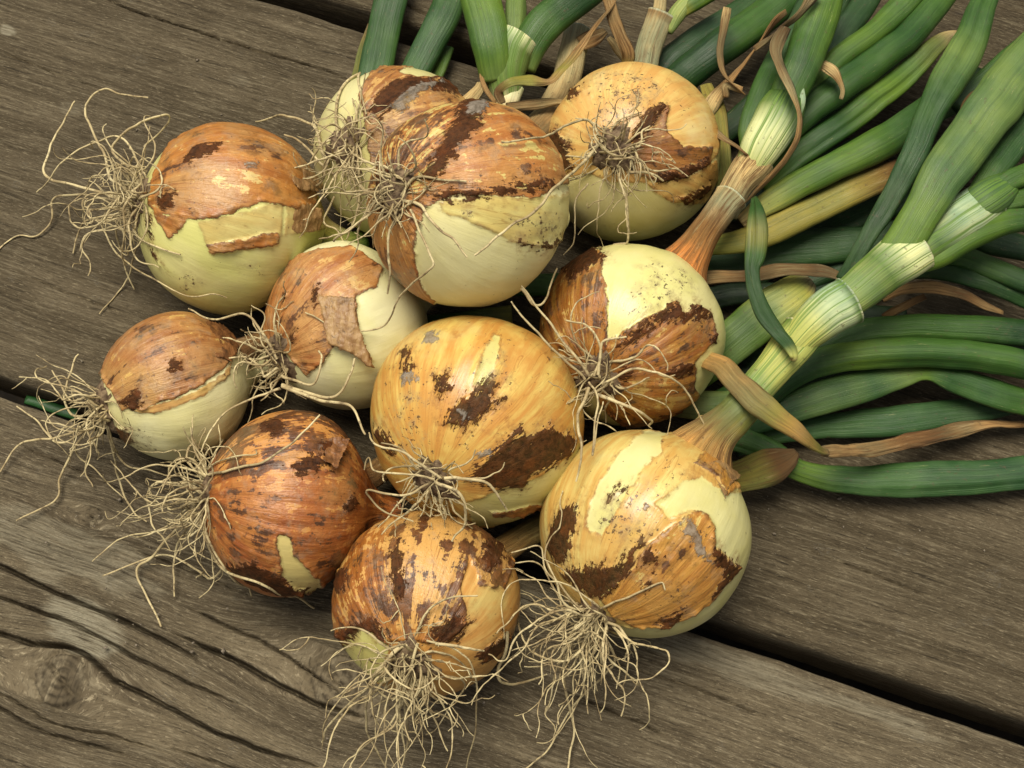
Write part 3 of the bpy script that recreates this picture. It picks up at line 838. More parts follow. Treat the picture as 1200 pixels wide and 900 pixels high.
def build_bulb(key, root_obj, base, NA=320, NP=186):
    q = ONI[key]
    bl, patches, speck = PATCH[key]
    pr = catmull(PROF, NP)
    az = np.linspace(0, 2 * math.pi, NA, endpoint=False)
    phi = np.linspace(0, math.pi, NP)
    R, A = q['R'], q['A']
    rr = np.repeat(pr[:, 0], NA)
    zz = np.repeat(pr[:, 1], NA)
    AZ = np.tile(az, NP)
    PH = np.repeat(phi, NA)
    L = np.stack([rr * np.cos(AZ), rr * np.sin(AZ), zz], 1)
    sd_ = sum(ord(c_) for c_ in key) * 3.7
    lump = 1 + .042 * fbm(norm(L) * 1.3 + sd_, 2) + .009 * fbm(np.stack([np.cos(AZ) * 5, np.sin(AZ) * 5, zz * 1.2 + sd_], 1), 3)
    L = L * np.stack([lump, lump, np.ones_like(lump)], 1)
    dirs = norm(L)
    warp = np.stack([fbm(dirs * 9 + sd_ + 31 * k_, 4) for k_ in range(3)], 1) * .028
    fibc = np.stack([np.cos(AZ) * 6, np.sin(AZ) * 6, PH * 1.4 + sd_], 1)
    dw = norm(dirs + warp)
    n = len(L)
    lay = {k_: np.full(n, -1.0) for k_ in ('gold', 'skin', 'scab', 'mud', 'mott', 'dirt')}
    if bl in lay:
        lay[bl][:] = 1.0
    for typ, pts in patches:
        poly = np.array([px_dir(q, *p) for p in pts])
        d = poly_sdf(dw, poly)
        if typ == 'flesh':
            lay['gold'] = np.minimum(lay['gold'], -d)
            lay['skin'] = np.minimum(lay['skin'], -d)
        else:
            lay[typ] = np.maximum(lay[typ], d)
    lay['mott'] = sstep(-.05, .12, lay['mott'])
    lay['dirt'] = sstep(-.06, .14, lay['dirt'])
    f1 = fbm(dirs * 3.3 + sd_ + 5, 4)
    # a scuffed ring round the root plate
    ring = sstep(.42, .16, PH + .10 * fbm(dirs * 8 + sd_, 3))
    lay['scab'] = np.maximum(lay['scab'], (ring - .6) * .12 - np.where(ring < .02, 1.0, 0.0))
    h = .00030 * sstep(-.015, .015, lay['gold']) + .00042 * sstep(-.012, .014, lay['skin']) + .00040 * sstep(-.01, .03, lay['scab']) + .0007 * sstep(-.01, .05, lay['mud'])
    up_ = np.maximum(fbm(dirs * 9 + sd_ + 50, 3) + .25, 0)
    for nm_, am_ in (('skin', .0013), ('gold', .0007), ('scab', .0008)):                              # edges curl off the bulb
        h = h + am_ * up_ * sstep(-.006, .014, lay[nm_]) * sstep(.085, .012, lay[nm_])
    h = h + .00030 * fbm(fibc * np.array([2.2, 2.2, 1]), 3) * sstep(-.01, .03, lay['skin'])
    W = q['c'] + (L[:, :1] * R) * q['e1'] + (L[:, 1:2] * R) * q['e2'] + (L[:, 2:] * A) * q['a']
    nd = norm(np.stack([L[:, 0] / R, L[:, 1] / R, L[:, 2] * .9 / A], 1))
    ND = nd[:, :1] * q['e1'] + nd[:, 1:2] * q['e2'] + nd[:, 2:] * q['a']
    W = W + ND * h[:, None]
    # roughly flatten where it lies on the boards
    W[:, 2] = np.maximum(W[:, 2], .0012)
    sp = np.clip(speck * (.35 + 1.2 * f1) + .60 * np.exp(-np.abs(lay['scab']) / .07) + .15 * np.exp(-np.abs(lay['skin']) / .05), 0, 1.2)
    mat = mat_bulb('onion_skin', PAL[key])
    cap = np.arange(NA)[::-1]
    return mesh_obj('bulb', W, grid_quads(NP, NA), mat, root_obj, base,
                    attrs={**lay, 'speck': sp, 'fib': np.stack([np.cos(AZ), np.sin(AZ), PH], 1)})


def flap(key, parent, base, pts, lift, mat, curl=0.0, name='skin_flap', hinge=None):
    """a loose piece of papery skin standing off the bulb: traced outline on the bulb, lifted away from the hinge side"""
    q = ONI[key]
    poly = np.array([px_dir(q, *p) for p in pts])
    c = norm(poly.mean(0))
    ax = norm(np.cross(c, [.3, .5, .81]))
    ay = np.cross(c, ax)
    g = np.stack([poly @ ax, poly @ ay], -1) / (poly @ c)[:, None]
    lo, hi = g.min(0) - .03, g.max(0) + .03
    n = 64
    u, v = np.meshgrid(np.linspace(lo[0], hi[0], n), np.linspace(lo[1], hi[1], n), indexing='ij')
    dirs = norm(c + u.ravel()[:, None] * ax + v.ravel()[:, None] * ay)
    wv = np.stack([fbm(dirs * 14 + 7 * k_, 4) for k_ in range(3)], 1) * .02
    sdf = poly_sdf(norm(dirs + wv), poly)
    hd = px_dir(q, *(hinge or pts[0]))
    dist = np.arccos(np.clip(dirs @ hd, -1, 1))
    span = dist[sdf > 0].max() if (sdf > 0).any() else 1
    k = np.clip(dist / span, 0, 1)
    off = .0009 + lift * k ** 1.6 + (.0004 + .0007 * k) * fbm(dirs * 14 + 3, 3) + curl * sstep(.03, 0, sdf) * k
    P = q['c'] + (dirs[:, :1] * q['R']) * q['e1'] + (dirs[:, 1:2] * q['R']) * q['e2'] + (dirs[:, 2:] * q['A']) * q['a']
    ND = dirs[:, :1] * q['e1'] + dirs[:, 1:2] * q['e2'] + dirs[:, 2:] * q['a']
    top = P + ND * off[:, None]
    bot = top - ND * .00010
    Q = grid_quads(n, n, False)
    keep = (sdf[Q] > 0).all(1)
    Q = Q[keep]
    m = len(top)
    # rim
    from collections import Counter
    cnt = Counter()
    for a_, b_, c_, d_ in Q.tolist():
        for e_ in ((a_, b_), (b_, c_), (c_, d_), (d_, a_)):
            cnt[e_] += 1
    rim = [(a_, b_, b_ + m, a_ + m) for (a_, b_) in cnt if (b_, a_) not in cnt]
    V = np.vstack([top, bot])
    faces = np.vstack([Q, Q[:, ::-1] + m, np.array(rim)[:, ::-1]])
    used = np.unique(faces)
    remap = np.full(len(V), -1)
    remap[used] = np.arange(len(used))
    return mesh_obj(name, V[used], remap[faces], mat, parent, base)


# ------------------------------------------------------------------ tubes: necks, sheaths, leaves, dry ribbons
C = {
    'G': (.014, .046, .011), 'M': (.027, .076, .013), 'L': (.070, .138, .018), 'B': (.085, .146, .040), 'P': (.27, .32, .10),
    'Y': (.34, .32, .060), 'W': (.40, .48, .29), 'K': (.42, .35, .19), 'D': (.30, .20, .092), 'E': (.14, .078, .032),
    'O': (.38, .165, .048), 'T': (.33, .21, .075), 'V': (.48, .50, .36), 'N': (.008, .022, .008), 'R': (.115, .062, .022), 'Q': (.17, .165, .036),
    'S': (.024, .070, .020),
}


def tube(name, parent, base, pts, flat=.72, dent=0.0, dang=math.pi / 2, twist=0.0, roll=0.0, stripe=0.0, dry=0.0, wr=0.0,
         nseg=26, seed=0, cap=(True, True), rim=0.0, lift=0.0, dw=.5):
    """pts: (x px, y px, height cm, width px, colour key). flat = thickness/width; dent presses a groove along one side."""
    if name == 'dry_leaf':
        flat *= .62
    P = np.array([at(p[0], p[1], p[2] / 100) for p in pts])
    Wd = np.array([p[3] * scale_at(P[i]) * .5 for i, p in enumerate(pts)])
    Cc = np.array([C[p[4]] for p in pts])
    ln = np.linalg.norm(np.diff(P, axis=0), axis=1).sum()
    n = int(max(14, min(120, ln / .0016)))
    c = catmull(P, n)
    wd = np.maximum(catmull(Wd[:, None], n)[:, 0], .0004)
    u_ctrl = np.linspace(0, 1, len(pts))
    u = np.linspace(0, 1, n)
    col = np.stack([np.interp(u, u_ctrl, Cc[:, k_]) for k_ in range(3)], 1)
    arc = np.concatenate([[0], np.cumsum(np.linalg.norm(np.diff(c, axis=0), axis=1))])
    rs = np.random.RandomState(seed + 11)
    ph = rs.rand(8) * 6.28
    green = all(p[4] in 'GMLBSNPQY' for p in pts)
    if green and not stripe and dent == 0:
        dent, dang, dw = .10 + .16 * rs.rand(), .4 + 2.3 * rs.rand(), .35
    arc0 = np.concatenate([[0], np.cumsum(np.linalg.norm(np.diff(c, axis=0), axis=1))])
    zz0 = np.zeros(n)
    kick = np.stack([fbm(np.stack([arc0 * 28, zz0 + seed * 1.7, zz0 + 5 * k_], 1), 3) for k_ in range(3)], 1)
    fvar = 1 + .28 * fbm(np.stack([arc0 * 24, zz0 + seed * 2.3, zz0 + 40], 1), 2)
    wvar = 1 + .07 * fbm(np.stack([arc0 * 40, zz0 + seed * 2.9, zz0 + 70], 1), 3)
    if not stripe:
        c = c + kick * (.0011 if green else .0016)
        wd = wd * wvar
    # slow natural sway
    T = norm(np.gradient(c, axis=0))
    side = norm(np.cross(T, [0, 0, 1.0]))
    upv = np.cross(side, T)
    th = np.linspace(0, 2 * math.pi, nseg, endpoint=False)
    tw = roll + twist * u
    verts, fib, tint, dr, stp = [], [], [], [], []
    for i in range(n):
        r = np.ones(nseg)
        if dent:
            dd = np.angle(np.exp(1j * (th - dang)))
            r = r - dent * np.exp(-(dd / dw) ** 2) * (.75 + .25 * math.sin(arc[i] * 60 + ph[0]))
        if wr:
            r = r + wr * (.5 * np.sin(5 * th + ph[1] + arc[i] * 40) + .4 * np.sin(9 * th + ph[2] - arc[i] * 70) + .35 * np.sin(14 * th + ph[3] + 3 * math.sin(arc[i] * 120)))
        w_ = wd[i] * (1 + .02 * math.sin(arc[i] * 110 + ph[4]) + .5 * wr * math.sin(arc[i] * 260 + ph[5]))
        x = r * np.cos(th) * w_
        y = r * np.sin(th) * w_ * flat * fvar[i]
        ca, sa = math.cos(tw[i]), math.sin(tw[i])
        xr, yr = x * ca - y * sa, x * sa + y * ca
        verts.append(c[i] + xr[:, None] * side[i] + yr[:, None] * upv[i])
        fib.append(np.stack([np.cos(th) * (1 + seed * 0), np.sin(th), np.full(nseg, arc[i] + seed * .37)], 1))
        tint.append(np.repeat(col[i][None], nseg, 0))
    V = np.vstack(verts)
    wig = np.stack([fbm(V * 55 + seed * 3 + 9 * k_, 3) for k_ in range(3)], 1) * (.0005 + .0016 * wr)
    V = V + wig
    V[:, 2] = np.maximum(V[:, 2], .0016)
    nv = len(V)
    faces = [grid_quads(n, nseg)]
    tint = np.vstack(tint)
    fib = np.vstack(fib)
    if rim:
        # pale membranous lip turned back over the end of a sheath, then back inside
        last = V[-nseg:]
        cen = last.mean(0)
        tv = T[-1]
        r1 = cen + (last - cen) * (1 + rim * .10) + tv * .0008
        r2 = cen + (last - cen) * (1 - .06) + tv * .0013
        r3 = cen + (last - cen) * .80 - tv * .0045
        V = np.vstack([V, r1, r2, r3])
        rc = np.repeat(np.array([C['V']]), nseg, 0)
        tint = np.vstack([tint, rc, rc * .95, rc * .55])
        fz = fib[-nseg:]
        fib = np.vstack([fib, fz, fz, fz])
        faces.append(np.concatenate([grid_quads(4, nseg) + (n - 1) * nseg]))
        faces.append(np.arange(len(V) - nseg, len(V))[None, :])
    else:
        if cap[1]:
            faces.append(np.arange(nv - nseg, nv)[None, :])
    if cap[0]:
        faces.append(np.arange(nseg)[::-1][None, :])
    m = len(V)
    dv = np.full(m, dry)
    sv = np.full(m, stripe)
    # dryness follows the colour of each stretch
    if not isinstance(dry, float) or dry == 0.0:
        isdry = np.array([1.0 if p[4] in 'DEKTRO' else 0.0 for p in pts])
        dvv = np.repeat(np.interp(u, u_ctrl, isdry), nseg)
        dv[:nv] = np.maximum(dv[:nv], dvv)
    return mesh_obj(name, V, faces, M_LEAF, parent, base, attrs={'tint': tint, 'fib': fib, 'dry': dv, 'stripe': sv})


# ------------------------------------------------------------------ roots
BL = [(q['c'], q['e1'], q['e2'], q['a'], q['R'], q['A']) for q in ONI.values()]


def push_out(p, rad):
    for c, e1, e2, a, R, A in BL:
        d = p - c
        l = np.array([d @ e1 / (R + rad), d @ e2 / (R + rad), d @ a / (A + rad)])
        m = math.sqrt(l @ l)
        if m < 1.0:
            l = l / max(m, 1e-6)
            p = c + e1 * l[0] * (R + rad) + e2 * l[1] * (R + rad) + a * l[2] * (A + rad)
    if p[2] < rad + .0012:
        p[2] = rad + .0012
    return p


def strand_mesh(paths, radii, ns=6):
    Vs, Fs, k = [], [], 0
    th = np.linspace(0, 2 * math.pi, ns, endpoint=False)
    for P, r in zip(paths, radii):
        P = np.asarray(P)
        n = len(P)
        T = norm(np.gradient(P, axis=0))
        ref = np.array([.31, .22, .92])
        s = norm(np.cross(T, ref))
        b = np.cross(T, s)
        rr = np.asarray(r)[:, None, None]
        ring = P[:, None, :] + rr * (np.cos(th)[None, :, None] * s[:, None, :] + np.sin(th)[None, :, None] * b[:, None, :])
        Vs.append(ring.reshape(-1, 3))
        Fs.append(grid_quads(n, ns) + k)
        k += n * ns
    return np.vstack(Vs), np.vstack(Fs)


def grow(q, rs, bias, length, spread, grav, curl, r0):
    ax = -q['a']
    rp = q['rp']
    ang = rs.rand() * 6.283
    rad = math.sqrt(rs.rand()) * .0062
    p = rp + (q['e1'] * math.cos(ang) + q['e2'] * math.sin(ang)) * rad - ax * .001
    d = ax * .9 + (q['e1'] * math.cos(ang) + q['e2'] * math.sin(ang)) * spread * (.4 + .9 * rs.rand()) + rs.randn(3) * .18
    d /= np.linalg.norm(d)
    step = .0022
    n = max(6, int(length / step))
    path = [p.copy()]
    k1 = rs.randn(3)
    for i in range(n):
        if i % 5 == 0:
            k1 = rs.randn(3)
        d = d + k1 * curl * .22 + rs.randn(3) * curl * .16 + bias * .055 + np.array([0, 0, -grav * .045])
        d /= np.linalg.norm(d)
        pn = p + d * step
        po = push_out(pn.copy(), r0 + .0002) if i > 2 else pn
        d2 = po - p
        l2 = np.linalg.norm(d2)
        if l2 > 1e-6:
            d = d * .5 + d2 / l2 * .5
            d /= np.linalg.norm(d)
        p = po
        path.append(p.copy())
    path = np.array(path)
    m = len(path) * 2
    path = catmull(path, m)
    u = np.linspace(0, 1, m)
    r = r0 * (1.2 - .75 * u) * (1 + .18 * np.sin(u * 47 + ang) + .12 * np.sin(u * 113 + 2 * ang))
    return path, r


def px_bias(dx, dy, dz=0.0):
    v = RT * dx - UP * dy
    v[2] = dz
    return v


TUFT = {  # n, min len, max len (m), spread, gravity, curl, bias
    'a': (74, .020, .058, .75, .25, 1.05, px_bias(-1.0, -.10)), 'b': (46, .020, .048, 1.0, 1.0, .8, px_bias(-.6, .5)),
    'c': (46, .014, .040, 1.1, .8, .75, px_bias(-.4, .5)), 'd': (50, .014, .046, 1.1, .8, .8, px_bias(-.2, .6)),
    'e': (38, .014, .046, 1.2, .5, .9, px_bias(-.5, -.2)), 'f': (40, .012, .034, 1.2, .8, .9, px_bias(-.9, .35)),
    'g': (74, .026, .074, .42, .60, .70, px_bias(-.60, 1.0)), 'h': (68, .024, .066, .70, .65, .70, px_bias(-.02, 1.0)),
    'i': (66, .020, .060, .9, .8, 1.0, px_bias(-.75, .65)), 'j': (34, .018, .050, .8, .6, .8, px_bias(-.9, .35)),
    'k': (44, .012, .038, 1.1, .6, 1.0, px_bias(-.5, .1)),
}
HERO = {  # single long roots: (x px, y px, height cm)
    'a': [[(180, 222, 4.2), (133, 213, 4.4), (123, 180, 4.6), (113, 167, 4.6), (100, 133, 4.4), (103, 117, 4.4), (123, 104, 4.3), (140, 109, 4.2), (173, 115, 4.2)],
          [(180, 218, 4.4), (133, 180, 4.8), (143, 157, 5.0), (173, 140, 5.0), (197, 135, 4.6), (190, 152, 4.2), (168, 172, 4.0)],
          [(176, 215, 4.0), (143, 162, 3.8), (110, 168, 3.6), (77, 187, 3.2), (57, 210, 2.6), (43, 226, 2.0)],
          [(172, 235, 3.8), (120, 226, 3.0), (75, 214, 2.4), (51, 203, 2.0), (57, 180, 1.8), (62, 162, 1.6), (78, 138, 1.4), (88, 119, 1.2)],
          [(170, 245, 3.8), (135, 252, 3.6), (120, 262, 3.4), (127, 280, 3.2), (143, 303, 3.6), (173, 323, 4.4), (200, 337, 4.6), (220, 347, 4.5), (247, 342, 5.0), (265, 350, 4.8)],
          [(170, 246, 3.4), (110, 230, 2.2), (64, 232, 1.0), (60, 258, .5), (43, 277, .3), (18, 277, .3), (-4, 295, .3)],
          [(150, 256, 3.6), (165, 268, 4.4), (187, 281, 5.4), (211, 297, 6.4)],
          [(165, 262, 3.0), (163, 280, 2.0), (150, 325, .6), (135, 345, .3), (117, 368, .3)],
          [(165, 250, 3.4), (138, 262, 2.6), (142, 300, 1.4), (157, 340, .5)],
          [(168, 248, 3.2), (110, 256, 1.8), (92, 268, .8), (86, 297, .3)]],
    'b': [[(398, 190, 5.0), (385, 157, 4.6), (340, 137, 3.4), (320, 137, 2.6), (300, 143, 1.8)], [(395, 205, 5.2), (375, 190, 5.0), (350, 165, 4.4), (333, 157, 4.0)],
          [(410, 165, 5.6), (425, 100, 4.6), (432, 120, 5.6), (434, 140, 6.4)], [(392, 230, 5.0), (380, 260, 4.6), (398, 272, 5.2), (408, 300, 4.8)]],
    'c': [[(478, 235, 10.6), (491, 240, 10.9), (509, 263, 11.2), (531, 281, 11.4), (547, 300, 11.2)], [(470, 240, 10.4), (450, 225, 10.4), (420, 262, 9.6), (395, 278, 8.6), (392, 282, 8.4)],
          [(475, 230, 10.6), (495, 212, 10.8), (525, 213, 11.2), (548, 213, 11.5)], [(470, 250, 10.4), (455, 275, 10.2), (457, 320, 9.6), (455, 345, 8.8)], [(468, 222, 10.4), (445, 190, 10.2), (438, 200, 10.2)],
          [(480, 245, 10.8), (505, 300, 10.9), (500, 318, 10.6), (470, 345, 8.9), (450, 382, 6.9), (400, 388, 6.4), (372, 372, 6.4), (358, 366, 6.4)]],
    'd': [[(712, 178, 7.2), (700, 170, 7.6), (680, 193, 8.4), (653, 217, 10.4), (627, 249, 11.4), (600, 265, 11.6), (573, 287, 11.6), (556, 298, 11.4)],
          [(705, 168, 7.2), (690, 141, 7.4), (661, 148, 8.6), (643, 159, 10.2), (616, 163, 11.2), (587, 167, 11.6)], [(730, 175, 7.2), (750, 170, 7.4), (752, 155, 7.4), (762, 148, 7.3)],
          [(725, 205, 7.0), (735, 240, 6.6), (735, 285, 5.4), (720, 290, 5.0)], [(735, 200, 7.1), (765, 205, 6.8), (778, 212, 6.5)],
          [(690, 215, 6.8), (675, 235, 6.8), (672, 280, 6.4), (660, 300, 6.2)]],
    'e': [[(690, 440, 7.0), (660, 400, 7.4), (635, 368, 7.8), (612, 335, 8.2)], [(685, 445, 7.0), (650, 410, 7.6), (620, 380, 8.0), (600, 352, 8.4)], [(612, 338, 8.3), (626, 356, 7.8), (640, 350, 7.4), (652, 315, 7.0)],
          [(695, 440, 7.1), (704, 410, 7.4), (690, 383, 7.4), (664, 375, 7.2)], [(700, 440, 7.2), (707, 402, 7.6), (735, 395, 8.0)], [(705, 450, 7.2), (740, 433, 7.8), (780, 442, 7.8), (805, 460, 7.0), (822, 490, 6.0), (828, 520, 5.4)],
          [(700, 462, 7.0), (740, 478, 7.2), (764, 492, 6.6), (760, 500, 6.2)], [(690, 448, 7.0), (700, 470, 7.2), (693, 535, 7.4), (700, 500, 7.3), (706, 470, 7.2)], [(690, 455, 7.0), (676, 490, 7.4), (682, 530, 7.6), (676, 565, 7.2)]],
    'f': [[(515, 560, 8.2), (470, 530, 8.6), (440, 520, 8.2), (432, 506, 7.8)], [(508, 562, 8.2), (480, 555, 8.4), (440, 552, 7.8), (432, 535, 7.4), (428, 550, 7.0)], [(525, 552, 8.4), (550, 540, 8.8), (556, 528, 9.0)],
          [(520, 560, 8.2), (560, 562, 8.4), (580, 575, 8.2), (595, 596, 7.4)], [(510, 565, 8.1), (540, 580, 8.1), (545, 610, 7.2), (530, 635, 6.6)], [(505, 565, 8.0), (470, 580, 7.6), (430, 575, 6.8), (450, 600, 6.2), (485, 612, 6.0)]],
    'g': [[(688, 712, 4.6), (665, 690, 4.8), (640, 668, 5.0), (632, 640, 5.0), (600, 648, 4.6)], [(700, 712, 4.8), (725, 690, 5.6), (770, 680, 7.0), (778, 690, 7.0)], [(690, 720, 4.6), (655, 775, 3.6), (645, 815, 2.4), (640, 840, 1.6)],
          [(690, 722, 4.4), (720, 770, 3.0), (700, 800, 1.6), (670, 830, .5), (640, 880, .3), (610, 905, .3)], [(680, 725, 4.0), (660, 790, 2.4), (672, 850, .6), (665, 905, .3)], [(700, 718, 4.8), (725, 735, 5.0), (738, 755, 4.8), (732, 772, 4.2)]],
    'h': [[(480, 752, 6.0), (455, 770, 6.0), (425, 810, 4.6), (385, 850, 1.8), (378, 870, .6)], [(475, 755, 6.2), (440, 790, 5.6), (430, 850, 2.6), (455, 905, .5)], [(490, 755, 6.4), (475, 810, 5.4), (478, 870, 2.2), (470, 905, .6)],
          [(500, 752, 6.4), (530, 760, 6.6), (555, 785, 6.2), (558, 850, 3.0), (545, 905, .8)], [(510, 755, 6.5), (545, 758, 6.8), (568, 764, 6.4)], [(488, 740, 6.6), (505, 712, 7.0), (530, 700, 7.2), (560, 698, 7.0)], [(590, 740, 4.6), (585, 795, 2.4), (610, 800, 1.4), (640, 790, .8)]],
    'i': [[(238, 560, 4.2), (262, 555, 5.8), (300, 545, 6.8), (340, 520, 7.4), (375, 487, 7.2)], [(240, 555, 4.4), (262, 540, 5.8), (298, 535, 6.6), (300, 528, 6.7)], [(235, 580, 3.6), (190, 620, 1.6), (140, 632, .5), (108, 658, .3)],
          [(240, 590, 3.8), (265, 620, 4.2), (280, 655, 3.8), (296, 700, 1.6)], [(232, 590, 3.2), (180, 650, .8), (160, 672, .3), (190, 735, .3)], [(242, 590, 3.6), (258, 645, 3.2), (300, 665, 4.4), (330, 685, 3.6), (368, 713, .6)],
          [(238, 600, 3.4), (262, 655, 3.0), (248, 678, 1.4), (228, 668, .8), (190, 650, .5), (122, 675, .3)], [(230, 595, 3.0), (205, 650, .6), (205, 700, .3)]],
    'j': [[(122, 478, 3.0), (95, 500, 2.4), (68, 512, 1.6), (25, 520, .6), (0, 552, .3)], [(120, 472, 3.2), (85, 470, 2.8), (70, 450, 2.4), (60, 435, 2.2)], [(118, 478, 3.0), (88, 488, 2.0), (75, 465, 2.2), (85, 425, 2.2), (92, 415, 2.2)],
          [(118, 490, 2.6), (90, 520, 1.4), (70, 560, .4), (66, 585, .3), (20, 610, .3)], [(120, 488, 2.8), (88, 525, 1.0), (110, 550, .4), (145, 585, .3)], [(122, 484, 3.0), (130, 520, 2.2), (138, 560, .8), (152, 595, .3), (172, 612, .3)],
          [(118, 492, 2.4), (70, 520, .5), (45, 495, .3), (20, 475, .3)], [(124, 486, 3.0), (140, 540, 1.8), (175, 552, 1.6), (200, 560, 1.6)], [(120, 490, 2.6), (100, 545, .5), (108, 572, .3)]],
    'k': [[(325, 420, 5.4), (310, 395, 5.6), (288, 368, 5.8), (250, 375, 5.2), (222, 362, 5.0)], [(325, 425, 5.4), (305, 398, 5.2), (310, 368, 5.4), (295, 358, 5.6)], [(325, 430, 5.4), (310, 440, 5.2), (305, 430, 5.0), (290, 418, 4.8), (268, 420, 4.6)],
          [(330, 440, 5.4), (365, 450, 6.2), (378, 420, 6.4), (374, 410, 6.4)], [(330, 450, 5.4), (370, 462, 6.0), (395, 462, 6.2), (410, 440, 6.6), (416, 420, 6.8)], [(328, 455, 5.2), (300, 465, 5.0), (270, 480, 5.2), (250, 500, 5.6), (235, 530, 5.4)],
          [(330, 452, 5.4), (380, 470, 6.4), (412, 475, 6.8), (428, 510, 6.8)]],
}


# ------------------------------------------------------------------ put every onion together
def onion(key):
    q = ONI[key]
    base = np.array([q['c'][0], q['c'][1], 0.0])
    o = empty('onion', tuple(base), LABEL[key], 'onion', 'freshly pulled onions in a heap on the deck')
    q['o'], q['base'] = o, base
    q['bulb'] = build_bulb(key, o, base)
    rs = np.random.RandomState(sum(ord(c_) for c_ in key) * 13)
    # root plate
    th = np.linspace(0, 2 * math.pi, 30, endpoint=False)
    rows = []
    for r_, h_ in ((.0105, -.0018), (.0085, .0006), (.0065, .0020), (.0035, .0028), (.0004, .0030)):
        rr = r_ * (1 + .16 * np.sin(3 * th + 1) + .13 * np.sin(7 * th) + .10 * rs.randn(30))
        rows.append(q['rp'] - q['a'] * (h_ + .0005 * rs.randn(30))[:, None] + rr[:, None] * (np.cos(th)[:, None] * q['e1'] + np.sin(th)[:, None] * q['e2']))
    mesh_obj('root_plate', np.vstack(rows), grid_quads(5, 30), M_PLATE, o, base)
    n, l0, l1, spr, gv_, cu, bi = TUFT[key]
    paths, radii = [], []
    for i in range(n):
        p, r = grow(q, rs, bi, l0 + (l1 - l0) * rs.rand() ** 1.5, spr, gv_, cu, .00024 + .00032 * rs.rand() ** 1.4)
        paths.append(p)
        radii.append(r)
        if rs.rand() < .45:                             # a side rootlet
            k = rs.randint(len(p) // 3, len(p) - 2)
            d = norm(rs.randn(3) + px_bias(0, .3))
            m = rs.randint(5, 12)
            sp_ = [p[k]]
            for _ in range(m):
                d = norm(d + rs.randn(3) * .35)
                sp_.append(push_out(sp_[-1] + d * .0014, .0004))
            paths.append(np.array(sp_))
            radii.append(np.linspace(.00026, .00016, m + 1))
    V, Fq = strand_mesh(paths, radii)
    t = mesh_obj('root_tuft', V, Fq, M_ROOT, o, base)
    t['kind'] = 'stuff'
    for h in HERO.get(key, []):
        P = np.array([at(*p[:2], p[2] / 100) for p in h])
        m = len(P) * 9
        c = catmull(P, m)
        c = c + np.stack([fbm(c * 130 + 3 * k_, 3) for k_ in range(3)], 1) * .0008
        c = np.array([push_out(p.copy(), .0007) for p in c])
        c[1:-1] = (c[:-2] + 2 * c[1:-1] + c[2:]) / 4
        r = (.00032 + .00026 * rs.rand()) * (1.25 - .55 * np.linspace(0, 1, m)) * (1 + .12 * fbm(c * 400, 2))
        V, Fq = strand_mesh([c], [r], 8)
        mesh_obj('root', V, Fq, M_ROOT, o, base)
    return o


for k_ in ONI:
    onion(k_)

# loose papery flaps
def mat_flap(name, a, b, d):
    n = NT(name)
    ob = n.obj()
    f = n.noise(n.vmul(ob, (1, .25, .6)), 420, 4, .7)
    g = n.noise(ob, 130, 5, .7)
    k = n.noise(ob, 520, 3, .7)
    c = n.mix(n.ramp(f, .35, .65), a, b)
    c = n.mix(n.math('MULTIPLY', n.ramp(g, .5, .66), .75), c, d)
    c = n.mix(n.math('MULTIPLY', n.ramp(k, .60, .70), .6), c, (.05, .03, .015))
    return n.done(c, .45, n.bump(n.math('ADD', f, g), .8, .0008), .4)


M_FLAP = mat_flap('papery_flap', (.24, .105, .034), (.13, .052, .018), (.075, .034, .016))
M_FLAP2 = mat_flap('pale_papery_flap', (.33, .20, .080), (.22, .115, .042), (.13, .075, .035))


def add_flap(key, pts, lift, mat, hinge, curl=0.0):
    q = ONI[key]
    flap(key, q['bulb'], q['base'], pts, lift, mat, curl, hinge=hinge)


add_flap('k', [(372, 346), (416, 350), (419, 380), (436, 428), (410, 412), (386, 402)], .006, M_FLAP2, (395, 345), -.001)
add_flap('a', [(328, 178), (352, 190), (372, 222), (366, 228), (346, 226), (336, 210)], .004, M_FLAP2, (330, 180))
add_flap('a', [(322, 238), (352, 236), (368, 246), (366, 268), (345, 274), (326, 262)], .003, M_FLAP2, (324, 245))
add_flap('i', [(372, 515), (398, 524), (394, 540), (384, 556), (374, 545)], .005, M_FLAP, (372, 520), .001)
add_flap('j', [(238, 380), (290, 392), (296, 402), (276, 408), (268, 426), (250, 420), (244, 400)], .005, M_FLAP, (240, 395), .001)
add_flap('g', [(826, 545), (862, 542), (866, 560), (850, 572), (846, 590), (838, 570)], .005, M_FLAP2, (828, 548), .001)


# ------------------------------------------------------------------ necks and leaves (x px, y px, height cm, width px, colour)
def neck(key, pts, **kw):
    q = ONI[key]
    q['neck'] = tube('neck', q['o'], q['base'], pts, **kw)
    return q['neck']


SEED = [0]


def part(key, name, pts, **kw):
    q = ONI[key]
    SEED[0] += 1
    kw.setdefault('seed', SEED[0])
    return tube(name, q['neck'], q['base'], pts, **kw)


